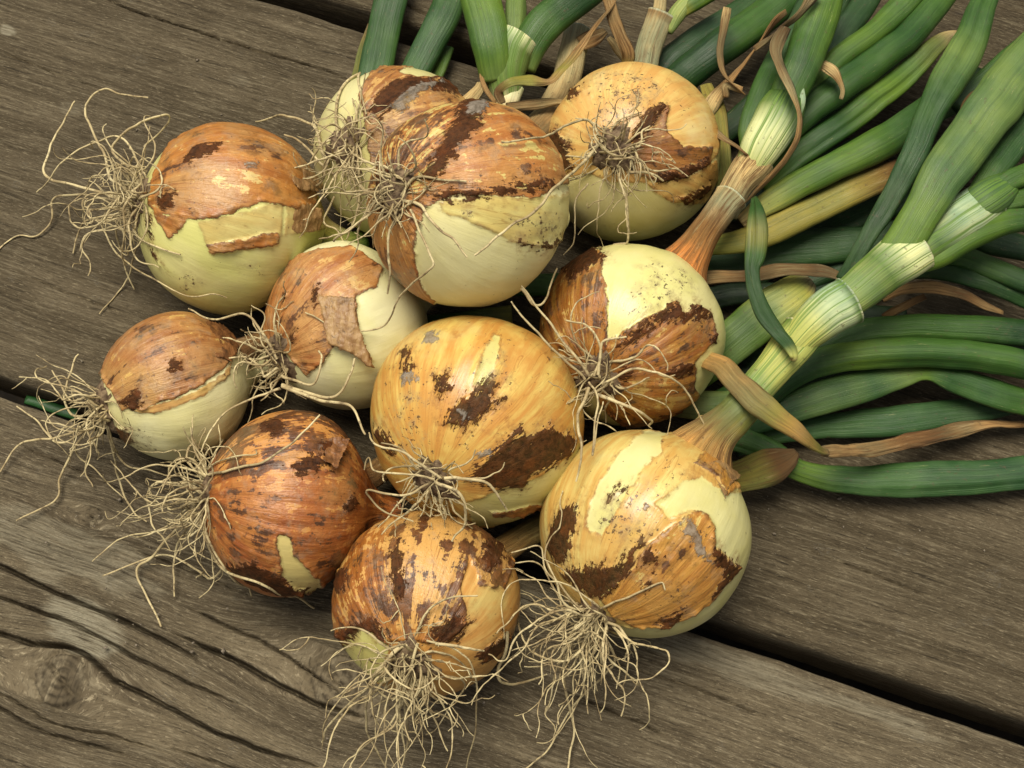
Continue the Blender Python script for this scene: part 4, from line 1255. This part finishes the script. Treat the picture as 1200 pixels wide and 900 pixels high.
# --- d: golden onion under the pale cut neck
neck('d', [(745, 130, 2.0, 46, 'T'), (754, 85, 2.6, 35, 'K'), (763, 50, 2.8, 31, 'K'), (770, 28, 2.9, 31, 'K'), (775, 18, 3.0, 34, 'D')], flat=.85, wr=.05, seed=3, dry=.55, rim=.3)
part('d', 'leaf', [(771, 30, 3.0, 16, 'K'), (775, 10, 3.1, 15, 'K'), (776, -12, 3.2, 14, 'K')], flat=.7, wr=.05, dry=.5)
part('d', 'leaf', [(783, 38, 2.8, 10, 'P'), (792, 18, 3.0, 20, 'P'), (806, 0, 3.2, 18, 'P'), (818, -14, 3.2, 18, 'Y')], flat=.85, stripe=.5)
part('d', 'leaf', [(796, 18, 3.0, 12, 'Y'), (812, 5, 3.2, 20, 'L'), (835, -10, 3.3, 22, 'L')], flat=.85)
part('d', 'leaf', [(745, 130, 1.2, 20, 'G'), (775, 80, 1.6, 30, 'G'), (800, 56, 1.8, 31, 'G'), (845, 25, 1.8, 30, 'G'), (905, -15, 1.6, 28, 'G')], flat=.7, dent=.2, roll=.3)
part('d', 'leaf', [(760, 150, 1.6, 24, 'M'), (790, 100, 2.4, 42, 'G'), (835, 63, 3.0, 43, 'G'), (880, 32, 3.0, 43, 'M'), (925, -4, 2.8, 40, 'M'), (950, -30, 2.6, 36, 'M')], flat=.75)
part('d', 'dry_leaf', [(815, 150, 4.0, 14, 'Q'), (834, 118, 4.0, 18, 'K'), (850, 98, 4.0, 18, 'D'), (868, 78, 4.0, 15, 'D'), (885, 58, 4.1, 12, 'D'), (905, 30, 4.0, 12, 'E'), (922, 14, 3.9, 8, 'D')], flat=.35, twist=2.2, wr=.22)
part('d', 'dry_leaf', [(849, 118, 4.6, 8, 'D'), (851, 104, 4.9, 10, 'K'), (870, 108, 4.9, 8, 'D')], flat=.4, wr=.2)
part('d', 'dry_leaf', [(854, 10, 5.0, 9, 'K'), (850, 32, 5.2, 10, 'D'), (845, 62, 5.2, 9, 'D'), (848, 84, 5.2, 10, 'D'), (858, 98, 5.2, 10, 'D'), (872, 110, 5.2, 6, 'D')], flat=.4, twist=1.2, wr=.2)
part('d', 'dry_leaf', [(828, 100, 3.6, 14, 'Q'), (838, 128, 3.8, 22, 'Q'), (842, 165, 3.8, 24, 'Q'), (846, 205, 3.4, 20, 'Q'), (848, 240, 2.6, 16, 'Q')], flat=.3, wr=.08, dry=.5)
part('d', 'dry_leaf', [(826, 138, 4.6, 6, 'D'), (840, 152, 5.0, 10, 'D'), (856, 165, 5.4, 12, 'D'), (876, 184, 5.8, 8, 'E')], flat=.4, twist=.9, wr=.2)

# --- e: neck bends up to the right into a striped sheath
neck('e', [(795, 325, 4.2, 74, 'O'), (812, 297, 4.7, 50, 'O'), (829, 268, 5.0, 37, 'O'), (845, 245, 5.1, 37, 'K'), (853, 236, 5.1, 41, 'K')], flat=.9, wr=.035, seed=5, rim=.2)
part('e', 'sheath', [(846, 246, 5.1, 33, 'K'), (858, 226, 5.2, 33, 'K'), (870, 208, 5.3, 35, 'K'), (880, 195, 5.3, 39, 'K'), (886, 186, 5.3, 42, 'K')], flat=.9, wr=.08, rim=.2)
part('e', 'sheath', [(876, 204, 5.2, 30, 'P'), (890, 176, 5.5, 46, 'W'), (902, 156, 5.6, 53, 'W'), (914, 134, 5.6, 56, 'B'), (922, 118, 5.6, 48, 'L')], flat=.78, stripe=.95, cap=(True, True))
part('e', 'leaf', [(914, 140, 5.5, 46, 'B'), (925, 112, 5.8, 42, 'L'), (938, 80, 6.0, 45, 'M'), (950, 45, 6.0, 46, 'L'), (964, 5, 5.9, 45, 'L'), (976, -30, 5.8, 42, 'M')], flat=.68, dent=.12, dang=1.1)
part('e', 'leaf', [(882, 182, 4.6, 26, 'L'), (882, 150, 4.9, 33, 'M'), (895, 112, 4.9, 38, 'M'), (918, 66, 4.8, 36, 'M'), (940, 20, 4.6, 30, 'G'), (952, -15, 4.4, 26, 'G')], flat=.62)
part('e', 'leaf_tip', [(936, 138, 5.9, 5, 'B'), (941, 118, 6.1, 8, 'W'), (942, 102, 6.2, 3, 'W')], flat=.4)
part('e', 'leaf', [(925, 165, 3.2, 18, 'M'), (955, 112, 3.4, 24, 'M'), (985, 45, 3.4, 28, 'G'), (1008, 10, 3.3, 30, 'G'), (1030, -25, 3.2, 28, 'G')], flat=.65)
part('e', 'leaf', [(915, 150, 3.8, 22, 'L'), (948, 108, 4.2, 28, 'L'), (980, 70, 4.5, 28, 'L'), (1020, 40, 4.5, 28, 'L'), (1062, 0, 4.4, 29, 'L'), (1090, -28, 4.3, 26, 'M')], flat=.75)
part('e', 'leaf', [(900, 180, 3.6, 22, 'L'), (940, 138, 4.3, 33, 'M'), (980, 106, 4.5, 37, 'M'), (1022, 76, 4.5, 36, 'M'), (1062, 45, 4.4, 35, 'M'), (1102, -2, 4.2, 33, 'L'), (1120, -28, 4.0, 30, 'L')], flat=.75)
part('e', 'leaf', [(890, 220, 3.2, 20, 'L'), (925, 190, 3.6, 30, 'M'), (980, 150, 3.9, 34, 'M'), (1030, 114, 4.0, 33, 'L'), (1070, 80, 4.0, 29, 'L'), (1098, 54, 3.9, 22, 'Q'), (1116, 40, 3.7, 12, 'K'), (1136, 40, 3.4, 8, 'D')], flat=.55, dent=.38, dang=1.0, dw=.25)
part('e', 'leaf', [(868, 262, 3.0, 16, 'K'), (895, 243, 3.4, 26, 'P'), (940, 216, 3.8, 34, 'L'), (1000, 182, 4.0, 39, 'L'), (1045, 158, 3.9, 39, 'M'), (1095, 126, 3.6, 38, 'M'), (1150, 95, 3.2, 34, 'G')], flat=.7)
part('e', 'leaf', [(815, 292, 2.4, 20, 'Y'), (842, 287, 2.8, 25, 'Y'), (880, 279, 3.0, 32, 'Q'), (930, 258, 3.2, 36, 'Q'), (990, 230, 3.3, 36, 'Q'), (1050, 202, 3.2, 32, 'R'), (1080, 185, 3.0, 26, 'R')], flat=.6, dent=.3, dang=1.6)
part('e', 'dry_leaf', [(960, -12, 7.0, 12, 'D'), (948, 3, 7.0, 11, 'D'), (934, 20, 6.8, 11, 'D'), (915, 36, 6.2, 11, 'E'), (900, 48, 5.8, 13, 'D'), (886, 58, 5.4, 9, 'D')], flat=.45, twist=3.0, wr=.22)
part('e', 'dry_leaf', [(918, 34, 6.5, 12, 'R'), (909, 58, 6.9, 15, 'D'), (915, 80, 7.1, 13, 'D'), (928, 106, 7.2, 11, 'K'), (937, 130, 7.2, 9, 'D'), (937, 150, 7.2, 9, 'D'), (928, 172, 7.0, 10, 'D'), (908, 200, 6.6, 13, 'D'), (888, 222, 6.2, 12, 'D'), (868, 244, 5.8, 5, 'D')], flat=.4, twist=1.6, wr=.22)
part('e', 'dry_leaf', [(962, 72, 5.6, 12, 'K'), (972, 80, 5.8, 15, 'K'), (980, 92, 5.8, 9, 'D'), (985, 105, 5.6, 6, 'K'), (984, 116, 5.4, 5, 'K')], flat=.45, wr=.2)
part('e', 'dry_leaf', [(975, 30, 4.6, 8, 'R'), (968, 52, 4.8, 10, 'D'), (962, 74, 5.2, 9, 'D')], flat=.4, wr=.2)

# --- g: the thick striped stalk on top
neck('g', [(815, 545, 4.6, 96, 'T'), (838, 512, 5.4, 60, 'T'), (862, 486, 5.8, 42, 'Q'), (885, 458, 5.9, 40, 'P')], flat=.85, wr=.10, seed=8, rim=.1)
part('g', 'sheath', [(858, 492, 5.6, 34, 'P'), (884, 458, 5.9, 41, 'P'), (908, 430, 6.0, 43, 'P'), (930, 404, 6.1, 47, 'P'), (942, 390, 6.1, 50, 'B')], flat=.82, wr=.045, stripe=.75, rim=.3)
part('g', 'sheath', [(925, 410, 6.0, 40, 'P'), (945, 388, 6.2, 48, 'P'), (968, 368, 6.3, 55, 'W'), (984, 358, 6.3, 58, 'W'), (993, 353, 6.3, 58, 'B')], flat=.75, stripe=.85, wr=.02, rim=.4)
part('g', 'sheath', [(972, 367, 6.2, 46, 'P'), (1005, 342, 6.4, 50, 'P'), (1032, 320, 6.5, 55, 'B'), (1056, 302, 6.5, 58, 'W'), (1074, 291, 6.5, 56, 'W')], flat=.75, stripe=.9, wr=.02, rim=.15)
part('g', 'sheath', [(1050, 306, 6.3, 46, 'P'), (1090, 280, 6.5, 50, 'B'), (1122, 258, 6.6, 52, 'W'), (1150, 240, 6.6, 50, 'W'), (1162, 233, 6.6, 46, 'B')], flat=.75, stripe=.9, rim=.15)
part('g', 'sheath', [(1128, 252, 6.5, 40, 'B'), (1152, 236, 6.8, 46, 'B'), (1170, 224, 6.8, 42, 'B'), (1182, 216, 6.8, 34, 'L')], flat=.7, stripe=.8)
part('g', 'leaf', [(1022, 325, 6.2, 36, 'P'), (1048, 300, 6.7, 44, 'L'), (1076, 254, 7.2, 46, 'L'), (1110, 198, 7.5, 54, 'B'), (1152, 140, 7.5, 62, 'B'), (1200, 82, 7.4, 64, 'B'), (1245, 35, 7.2, 62, 'B')], flat=.5, dent=.12)
part('g', 'leaf', [(985, 330, 5.2, 16, 'G'), (1010, 288, 5.8, 20, 'G'), (1042, 235, 6.2, 26, 'G'), (1072, 175, 6.4, 30, 'S'), (1100, 115, 6.4, 38, 'M'), (1126, 70, 6.3, 42, 'B'), (1142, 35, 6.2, 36, 'M'), (1156, -5, 6.0, 32, 'M'), (1164, -30, 5.9, 30, 'M')], flat=.5, dent=.45, dang=1.45, dw=.3)
part('g', 'leaf', [(1120, 128, 4.4, 30, 'G'), (1160, 96, 4.6, 38, 'M'), (1190, 70, 4.6, 38, 'M'), (1235, 35, 4.4, 36, 'M')], flat=.7)
part('g', 'leaf', [(1130, 262, 6.3, 30, 'L'), (1152, 222, 6.5, 34, 'L'), (1176, 188, 6.5, 33, 'M'), (1205, 150, 6.4, 36, 'M'), (1240, 112, 6.2, 36, 'M')], flat=.65)
part('g', 'leaf', [(1158, 228, 6.9, 20, 'B'), (1182, 212, 7.0, 25, 'L'), (1205, 202, 7.0, 26, 'L'), (1240, 186, 6.9, 24, 'M')], flat=.75)
part('g', 'leaf', [(1158, 240, 6.5, 20, 'B'), (1182, 233, 6.7, 25, 'L'), (1212, 228, 6.6, 26, 'M'), (1240, 222, 6.5, 24, 'M')], flat=.75)
part('g', 'leaf', [(1062, 308, 6.0, 30, 'L'), (1095, 296, 6.3, 38, 'L'), (1130, 276, 6.4, 40, 'L'), (1168, 262, 6.4, 36, 'L'), (1205, 256, 6.2, 34, 'M'), (1245, 250, 6.0, 32, 'M')], flat=.75)
part('g', 'leaf', [(880, 232, 6.5, 8, 'M'), (884, 250, 6.9, 20, 'M'), (886, 272, 7.0, 26, 'Q'), (884, 300, 7.0, 23, 'M'), (881, 316, 7.0, 17, 'G'), (884, 340, 7.0, 19, 'G'), (894, 366, 6.9, 23, 'G'), (910, 388, 6.9, 21, 'G'), (924, 404, 7.1, 18, 'G'), (931, 416, 7.2, 12, 'P'), (928, 420, 7.0, 5, 'K')], flat=.5, dent=.6, dang=1.2, dw=.35, twist=1.1, roll=-.5)
part('g', 'dry_leaf', [(800, 420, 3.2, 20, 'T'), (845, 428, 5.6, 27, 'T'), (872, 456, 6.6, 31, 'T'), (905, 488, 6.9, 28, 'Q'), (935, 510, 6.6, 21, 'T'), (958, 526, 5.6, 13, 'Q'), (970, 531, 4.6, 8, 'D')], flat=.6, dent=.42, dang=1.7, dw=.3, dry=.4, wr=.06)
part('g', 'dry_leaf', [(962, 530, 4.6, 11, 'D'), (985, 528, 3.6, 15, 'D'), (1020, 524, 2.6, 18, 'D'), (1060, 518, 2.0, 20, 'E'), (1100, 512, 1.6, 19, 'E'), (1145, 502, 1.4, 14, 'D'), (1185, 500, 1.2, 10, 'D'), (1240, 498, 1.0, 12, 'D')], flat=.28, wr=.2, twist=.5)
part('g', 'dry_leaf', [(1155, 100, 5.2, 8, 'D'), (1148, 108, 5.4, 9, 'D'), (1138, 112, 5.4, 5, 'D'), (1130, 124, 5.2, 7, 'D'), (1124, 138, 5.0, 5, 'D')], flat=.4, wr=.2)

# --- f: its greens run out low to the right
neck('f', [(600, 470, 2.4, 40, 'O'), (660, 460, 2.2, 34, 'O'), (760, 468, 1.6, 34, 'T'), (830, 475, 1.6, 34, 'P'), (870, 468, 1.8, 34, 'L')], flat=.85, wr=.03, seed=9)
part('f', 'leaf', [(840, 470, 1.6, 24, 'M'), (890, 445, 2.2, 30, 'M'), (940, 418, 2.6, 32, 'G'), (1000, 392, 2.9, 32, 'M'), (1060, 384, 2.9, 30, 'M'), (1120, 384, 2.8, 32, 'M'), (1180, 388, 2.7, 34, 'G'), (1245, 394, 2.5, 34, 'G')], flat=.75)
part('f', 'leaf', [(845, 490, 1.8, 24, 'M'), (890, 466, 2.4, 32, 'M'), (940, 434, 2.9, 35, 'M'), (1000, 418, 3.1, 35, 'L'), (1060, 414, 3.1, 35, 'M'), (1120, 416, 3.0, 36, 'M'), (1180, 424, 2.8, 36, 'M'), (1245, 436, 2.6, 34, 'G')], flat=.8)
part('f', 'leaf', [(860, 505, 1.4, 24, 'M'), (905, 486, 2.0, 34, 'S'), (960, 468, 2.3, 40, 'B'), (1020, 452, 2.4, 40, 'S'), (1060, 442, 2.4, 28, 'B'), (1085, 438, 2.5, 17, 'L'), (1110, 442, 2.4, 30, 'M'), (1150, 454, 2.2, 36, 'S'), (1190, 468, 2.0, 34, 'M'), (1245, 486, 1.8, 32, 'M')], flat=.5, dent=.2, dang=1.0)
part('f', 'leaf', [(862, 528, .9, 16, 'G'), (905, 512, 1.0, 22, 'M'), (960, 502, 1.1, 28, 'S'), (1020, 496, 1.2, 35, 'S'), (1075, 490, 1.2, 36, 'S'), (1130, 484, 1.1, 30, 'G'), (1180, 480, 1.0, 14, 'G'), (1215, 476, .9, 8, 'G')], flat=.42)

# --- h: bottom leaf
neck('h', [(520, 690, 2.2, 44, 'O'), (600, 640, 1.6, 32, 'T'), (740, 560, 1.2, 28, 'P'), (830, 530, 1.0, 26, 'L')], flat=.85, wr=.03, seed=10)
part('h', 'leaf', [(820, 520, 1.4, 24, 'M'), (865, 515, 1.6, 32, 'M'), (905, 530, 1.5, 32, 'M'), (940, 552, 1.3, 26, 'L'), (985, 562, 1.2, 34, 'S'), (1040, 564, 1.2, 41, 'S'), (1100, 562, 1.2, 42, 'S'), (1160, 559, 1.2, 42, 'S'), (1245, 550, 1.1, 40, 'S')], flat=.45, dent=.25, dang=.6, dw=.3)
part('h', 'dry_leaf', [(835, 562, 1.8, 36, 'R'), (865, 556, 2.2, 42, 'Q'), (890, 549, 2.4, 42, 'Q'), (910, 543, 2.4, 38, 'R'), (924, 537, 2.2, 28, 'E'), (934, 530, 2.0, 10, 'E')], flat=.28, wr=.10, dry=.6, dent=.3, dang=1.3)

# --- c: dry neck behind the top bulb, with a twisted withered leaf
neck('c', [(590, 190, 5.4, 40, 'O'), (640, 140, 4.0, 36, 'D'), (660, 102, 3.0, 34, 'K'), (668, 68, 2.6, 32, 'K'), (676, 40, 2.3, 34, 'K')], flat=.85, wr=.06, dry=.5, seed=14, rim=.2)
part('c', 'dry_leaf', [(590, 122, 5.6, 8, 'D'), (586, 108, 5.8, 12, 'R'), (600, 98, 6.0, 16, 'Q'), (622, 94, 5.8, 20, 'Q'), (645, 96, 5.6, 14, 'D'), (658, 80, 5.6, 20, 'Q'), (676, 58, 5.4, 23, 'D'), (694, 36, 5.0, 19, 'D'), (712, 12, 4.8, 14, 'D'), (724, -12, 4.6, 12, 'D')], flat=.32, twist=1.4, wr=.22)
part('c', 'dry_leaf', [(710, -10, 5.0, 14, 'D'), (718, 18, 4.8, 15, 'D'), (728, 42, 4.4, 13, 'D'), (738, 62, 4.0, 16, 'D'), (736, 80, 3.4, 12, 'Q')], flat=.4, wr=.2)
part('c', 'dry_leaf', [(680, 52, 3.0, 20, 'D'), (696, 44, 3.0, 18, 'R'), (710, 36, 2.8, 10, 'D')], flat=.4, wr=.22)
part('c', 'dry_leaf', [(712, 44, 3.2, 6, 'K'), (722, 56, 3.2, 12, 'K'), (732, 70, 3.2, 8, 'K')], flat=.4, wr=.2)
part('c', 'dry_leaf', [(596, 125, 5.2, 12, 'D'), (625, 122, 5.0, 14, 'D'), (655, 118, 4.8, 8, 'K'), (680, 122, 4.6, 4, 'K')], flat=.5, wr=.2)

# --- b: green forked stalk behind the top bulb
neck('b', [(560, 170, 3.0, 30, 'O'), (588, 135, 3.6, 28, 'K'), (597, 116, 3.8, 26, 'V'), (600, 104, 3.8, 30, 'W')], flat=.9, wr=.03, seed=16)
part('b', 'sheath', [(594, 124, 3.6, 26, 'V'), (592, 100, 4.0, 42, 'B'), (591, 82, 4.2, 52, 'B'), (595, 62, 4.3, 56, 'B'), (603, 48, 4.3, 54, 'W')], flat=.75, stripe=.8, rim=.4)
part('b', 'leaf', [(585, 92, 4.1, 40, 'B'), (580, 66, 4.6, 46, 'L'), (573, 40, 4.8, 49, 'L'), (565, 12, 4.8, 48, 'L'), (557, -25, 4.7, 46, 'L')], flat=.65, dent=.12)
part('b', 'leaf', [(608, 80, 3.8, 36, 'B'), (620, 52, 4.2, 42, 'M'), (640, 26, 4.4, 46, 'M'), (668, 2, 4.4, 46, 'G'), (705, -26, 4.2, 42, 'M')], flat=.65, dent=.18, dang=1.0)
part('b', 'leaf', [(600, 70, 3.8, 22, 'L'), (604, 40, 4.0, 24, 'B'), (606, 10, 4.0, 24, 'B'), (604, -25, 3.9, 22, 'L')], flat=.7)
part('b', 'dry_leaf', [(566, 75, 4.4, 3, 'K'), (566, 92, 4.4, 5, 'D'), (572, 108, 4.4, 6, 'D'), (580, 122, 4.2, 5, 'D')], flat=.5)
part('b', 'dry_leaf', [(545, 120, 4.4, 16, 'K'), (558, 106, 4.2, 14, 'K'), (562, 98, 4.0, 10, 'K')], flat=.5, wr=.2)

# --- a: two dark leaves come out under the heap at the top
neck('a', [(352, 266, 3.2, 62, 'T'), (376, 278, 2.8, 38, 'Q'), (400, 288, 2.2, 34, 'P'), (425, 285, 1.6, 30, 'L')], flat=.85, wr=.05, seed=18)
part('a', 'leaf', [(425, 240, .9, 24, 'M'), (424, 190, 1.0, 26, 'M'), (428, 150, 1.2, 32, 'M'), (438, 95, 1.4, 38, 'S'), (450, 40, 1.5, 39, 'M'), (460, -5, 1.6, 38, 'M'), (466, -30, 1.6, 38, 'M')], flat=.5, dent=.35, dang=1.5, dw=.3)
part('a', 'leaf', [(440, 190, 1.0, 26, 'G'), (465, 130, 1.1, 32, 'G'), (487, 82, 1.5, 38, 'S'), (508, 45, 1.7, 39, 'S'), (524, 10, 1.8, 40, 'M'), (534, -28, 1.8, 40, 'M')], flat=.65, dent=.1)
part('a', 'leaf', [(500, 110, .8, 14, 'L'), (514, 80, 1.0, 16, 'L'), (524, 55, 1.0, 14, 'M')], flat=.7)
part('a', 'dry_leaf', [(404, 125, .6, 5, 'D'), (412, 100, .7, 7, 'Q'), (424, 62, .9, 6, 'Q'), (434, 28, 1.0, 4, 'D')], flat=.4)
part('a', 'leaf', [(366, 290, 2.6, 20, 'Q'), (385, 300, 2.6, 24, 'L'), (412, 306, 2.2, 20, 'L')], flat=.6)

# --- k, j, i: short necks tucked in among the bulbs; some low leaves in the dark
neck('k', [(430, 360, 3.2, 44, 'O'), (470, 348, 2.4, 32, 'T'), (520, 340, 1.6, 28, 'P'), (560, 335, 1.4, 28, 'L')], flat=.85, wr=.05, seed=20)
part('k', 'leaf', [(560, 335, 1.2, 28, 'M'), (700, 330, .9, 30, 'M'), (850, 305, 1.2, 40, 'G'), (900, 296, 1.5, 44, 'G'), (955, 290, 1.6, 46, 'G'), (1010, 283, 1.6, 40, 'G'), (1060, 272, 1.5, 34, 'N')], flat=.45, dent=.2)
part('k', 'leaf', [(800, 450, 1.0, 40, 'L'), (850, 408, 2.2, 50, 'B'), (880, 382, 2.6, 54, 'L'), (910, 358, 2.8, 50, 'P'), (938, 338, 2.8, 40, 'Y'), (950, 328, 2.7, 20, 'K')], flat=.4, dent=.2, dang=1.0)
part('k', 'dry_leaf', [(800, 330, 3.0, 12, 'D'), (840, 324, 3.4, 15, 'D'), (880, 321, 3.6, 16, 'E'), (920, 314, 3.8, 18, 'D'), (955, 316, 3.7, 18, 'E'), (990, 326, 3.4, 12, 'D')], flat=.35, wr=.2, twist=.4)
part('k', 'dry_leaf', [(1035, 352, 3.2, 8, 'D'), (1065, 340, 3.6, 12, 'D'), (1095, 337, 3.8, 13, 'D'), (1130, 345, 3.6, 14, 'E'), (1155, 356, 3.2, 9, 'D'), (1175, 364, 2.8, 5, 'D')], flat=.35, wr=.2)
part('k', 'dry_leaf', [(1036, 373, 2.4, 9, 'E'), (1055, 362, 2.8, 10, 'D'), (1085, 346, 3.0, 7, 'E')], flat=.4, wr=.2)
part('k', 'leaf', [(1060, 318, 1.6, 22, 'N'), (1110, 318, 3.2, 26, 'G'), (1150, 328, 3.4, 28, 'G'), (1200, 348, 3.2, 28, 'G'), (1245, 366, 3.0, 26, 'G')], flat=.6)
part('k', 'leaf', [(1080, 300, 2.6, 24, 'G'), (1120, 300, 3.6, 28, 'M'), (1160, 314, 3.8, 28, 'M'), (1200, 330, 3.8, 28, 'G'), (1245, 345, 3.6, 28, 'G')], flat=.6)
part('k', 'leaf', [(860, 400, .8, 30, 'G'), (900, 425, 1.0, 34, 'G'), (930, 395, 1.2, 30, 'G'), (1000, 372, 1.2, 30, 'N'), (1060, 372, 1.1, 26, 'N')], flat=.5)
neck('j', [(278, 418, 3.2, 44, 'R'), (296, 405, 2.6, 30, 'E'), (318, 398, 1.8, 24, 'T'), (350, 400, 1.0, 22, 'L')], flat=.85, wr=.06, seed=22)
neck('i', [(395, 575, 3.2, 50, 'O'), (425, 560, 2.4, 34, 'R'), (460, 545, 1.6, 28, 'T'), (500, 530, 1.2, 26, 'L')], flat=.85, wr=.05, seed=24)
part('j', 'leaf', [(350, 400, .9, 22, 'L'), (420, 390, .8, 26, 'M'), (520, 380, .8, 26, 'M'), (600, 372, 1.0, 28, 'Q')], flat=.5)
part('i', 'leaf', [(500, 530, 1.0, 24, 'L'), (600, 470, .8, 26, 'M'), (700, 420, .8, 26, 'M'), (840, 350, .9, 28, 'N'), (960, 345, .9, 24, 'N'), (1040, 330, .9, 24, 'N')], flat=.5)

for o_, pl_ in (('c', [(800, 190, .9, 26, 'N'), (870, 140, 1.3, 34, 'G'), (940, 70, 1.6, 34, 'G'), (990, -20, 1.6, 32, 'G')]),
                ('c', [(840, 240, .9, 26, 'N'), (930, 175, 1.4, 34, 'G'), (1010, 105, 1.7, 32, 'M'), (1080, 10, 1.6, 28, 'G')]),
                ('c', [(850, 250, .9, 24, 'N'), (960, 200, 1.3, 34, 'G'), (1060, 150, 1.6, 34, 'G'), (1140, 105, 1.6, 30, 'G'), (1240, 40, 1.6, 28, 'G')]),
                ('k', [(880, 330, .8, 26, 'N'), (980, 265, 1.2, 34, 'G'), (1070, 225, 1.6, 36, 'G'), (1150, 180, 1.8, 34, 'G'), (1240, 120, 1.8, 30, 'G')]),
                ('k', [(900, 350, .8, 26, 'N'), (1000, 300, 1.2, 34, 'G'), (1090, 262, 1.8, 34, 'G'), (1170, 285, 2.2, 34, 'G'), (1240, 300, 2.2, 32, 'G')]),
                ('f', [(850, 440, .9, 26, 'N'), (930, 440, 1.0, 32, 'G'), (1000, 428, 1.0, 32, 'N'), (1100, 405, 1.0, 30, 'N'), (1240, 412, 1.0, 28, 'N')])):
    part(o_, 'leaf', pl_, flat=.55)

# ------------------------------------------------------------------ crumbs of dry soil
rs = np.random.RandomState(5)
Vs, Fs, k = [], [], 0
ico = np.array([(1, 0, 0), (-1, 0, 0), (0, 1, 0), (0, -1, 0), (0, 0, 1), (0, 0, -1)], float)
itri = np.array([(0, 2, 4), (2, 1, 4), (1, 3, 4), (3, 0, 4), (2, 0, 5), (1, 2, 5), (3, 1, 5), (0, 3, 5)])
spots = [(240, 600, 130), (430, 780, 120), (640, 800, 110), (900, 620, 90), (120, 300, 120), (80, 620, 120), (330, 120, 140), (980, 600, 150), (180, 730, 80)]
for cx, cy, rad in spots:
    for _ in range(26):
        x, y = cx + rs.randn() * rad * .5, cy + rs.randn() * rad * .35
        v = st_of(x, y)[1]
        if -.003 < v < vm0 + .003 or v > vm1:
            continue
        s = .00035 + .0009 * rs.rand() ** 4
        p = at(x, y, .0016 + s * .4)
        vv = ico * s * (.6 + .7 * rs.rand(6, 1)) * np.array([1.2, 1, .7]) @ np.linalg.qr(rs.randn(3, 3))[0]
        Vs.append(vv + p)
        Fs.append(itri + k)
        k += 6
cr = mesh_obj('soil_crumbs', np.vstack(Vs), np.vstack(Fs), M_CRUMB, smooth=False)
cr['kind'] = 'stuff'
cr['label'] = 'tiny crumbs of dry soil scattered over the boards'
cr['category'] = 'soil'
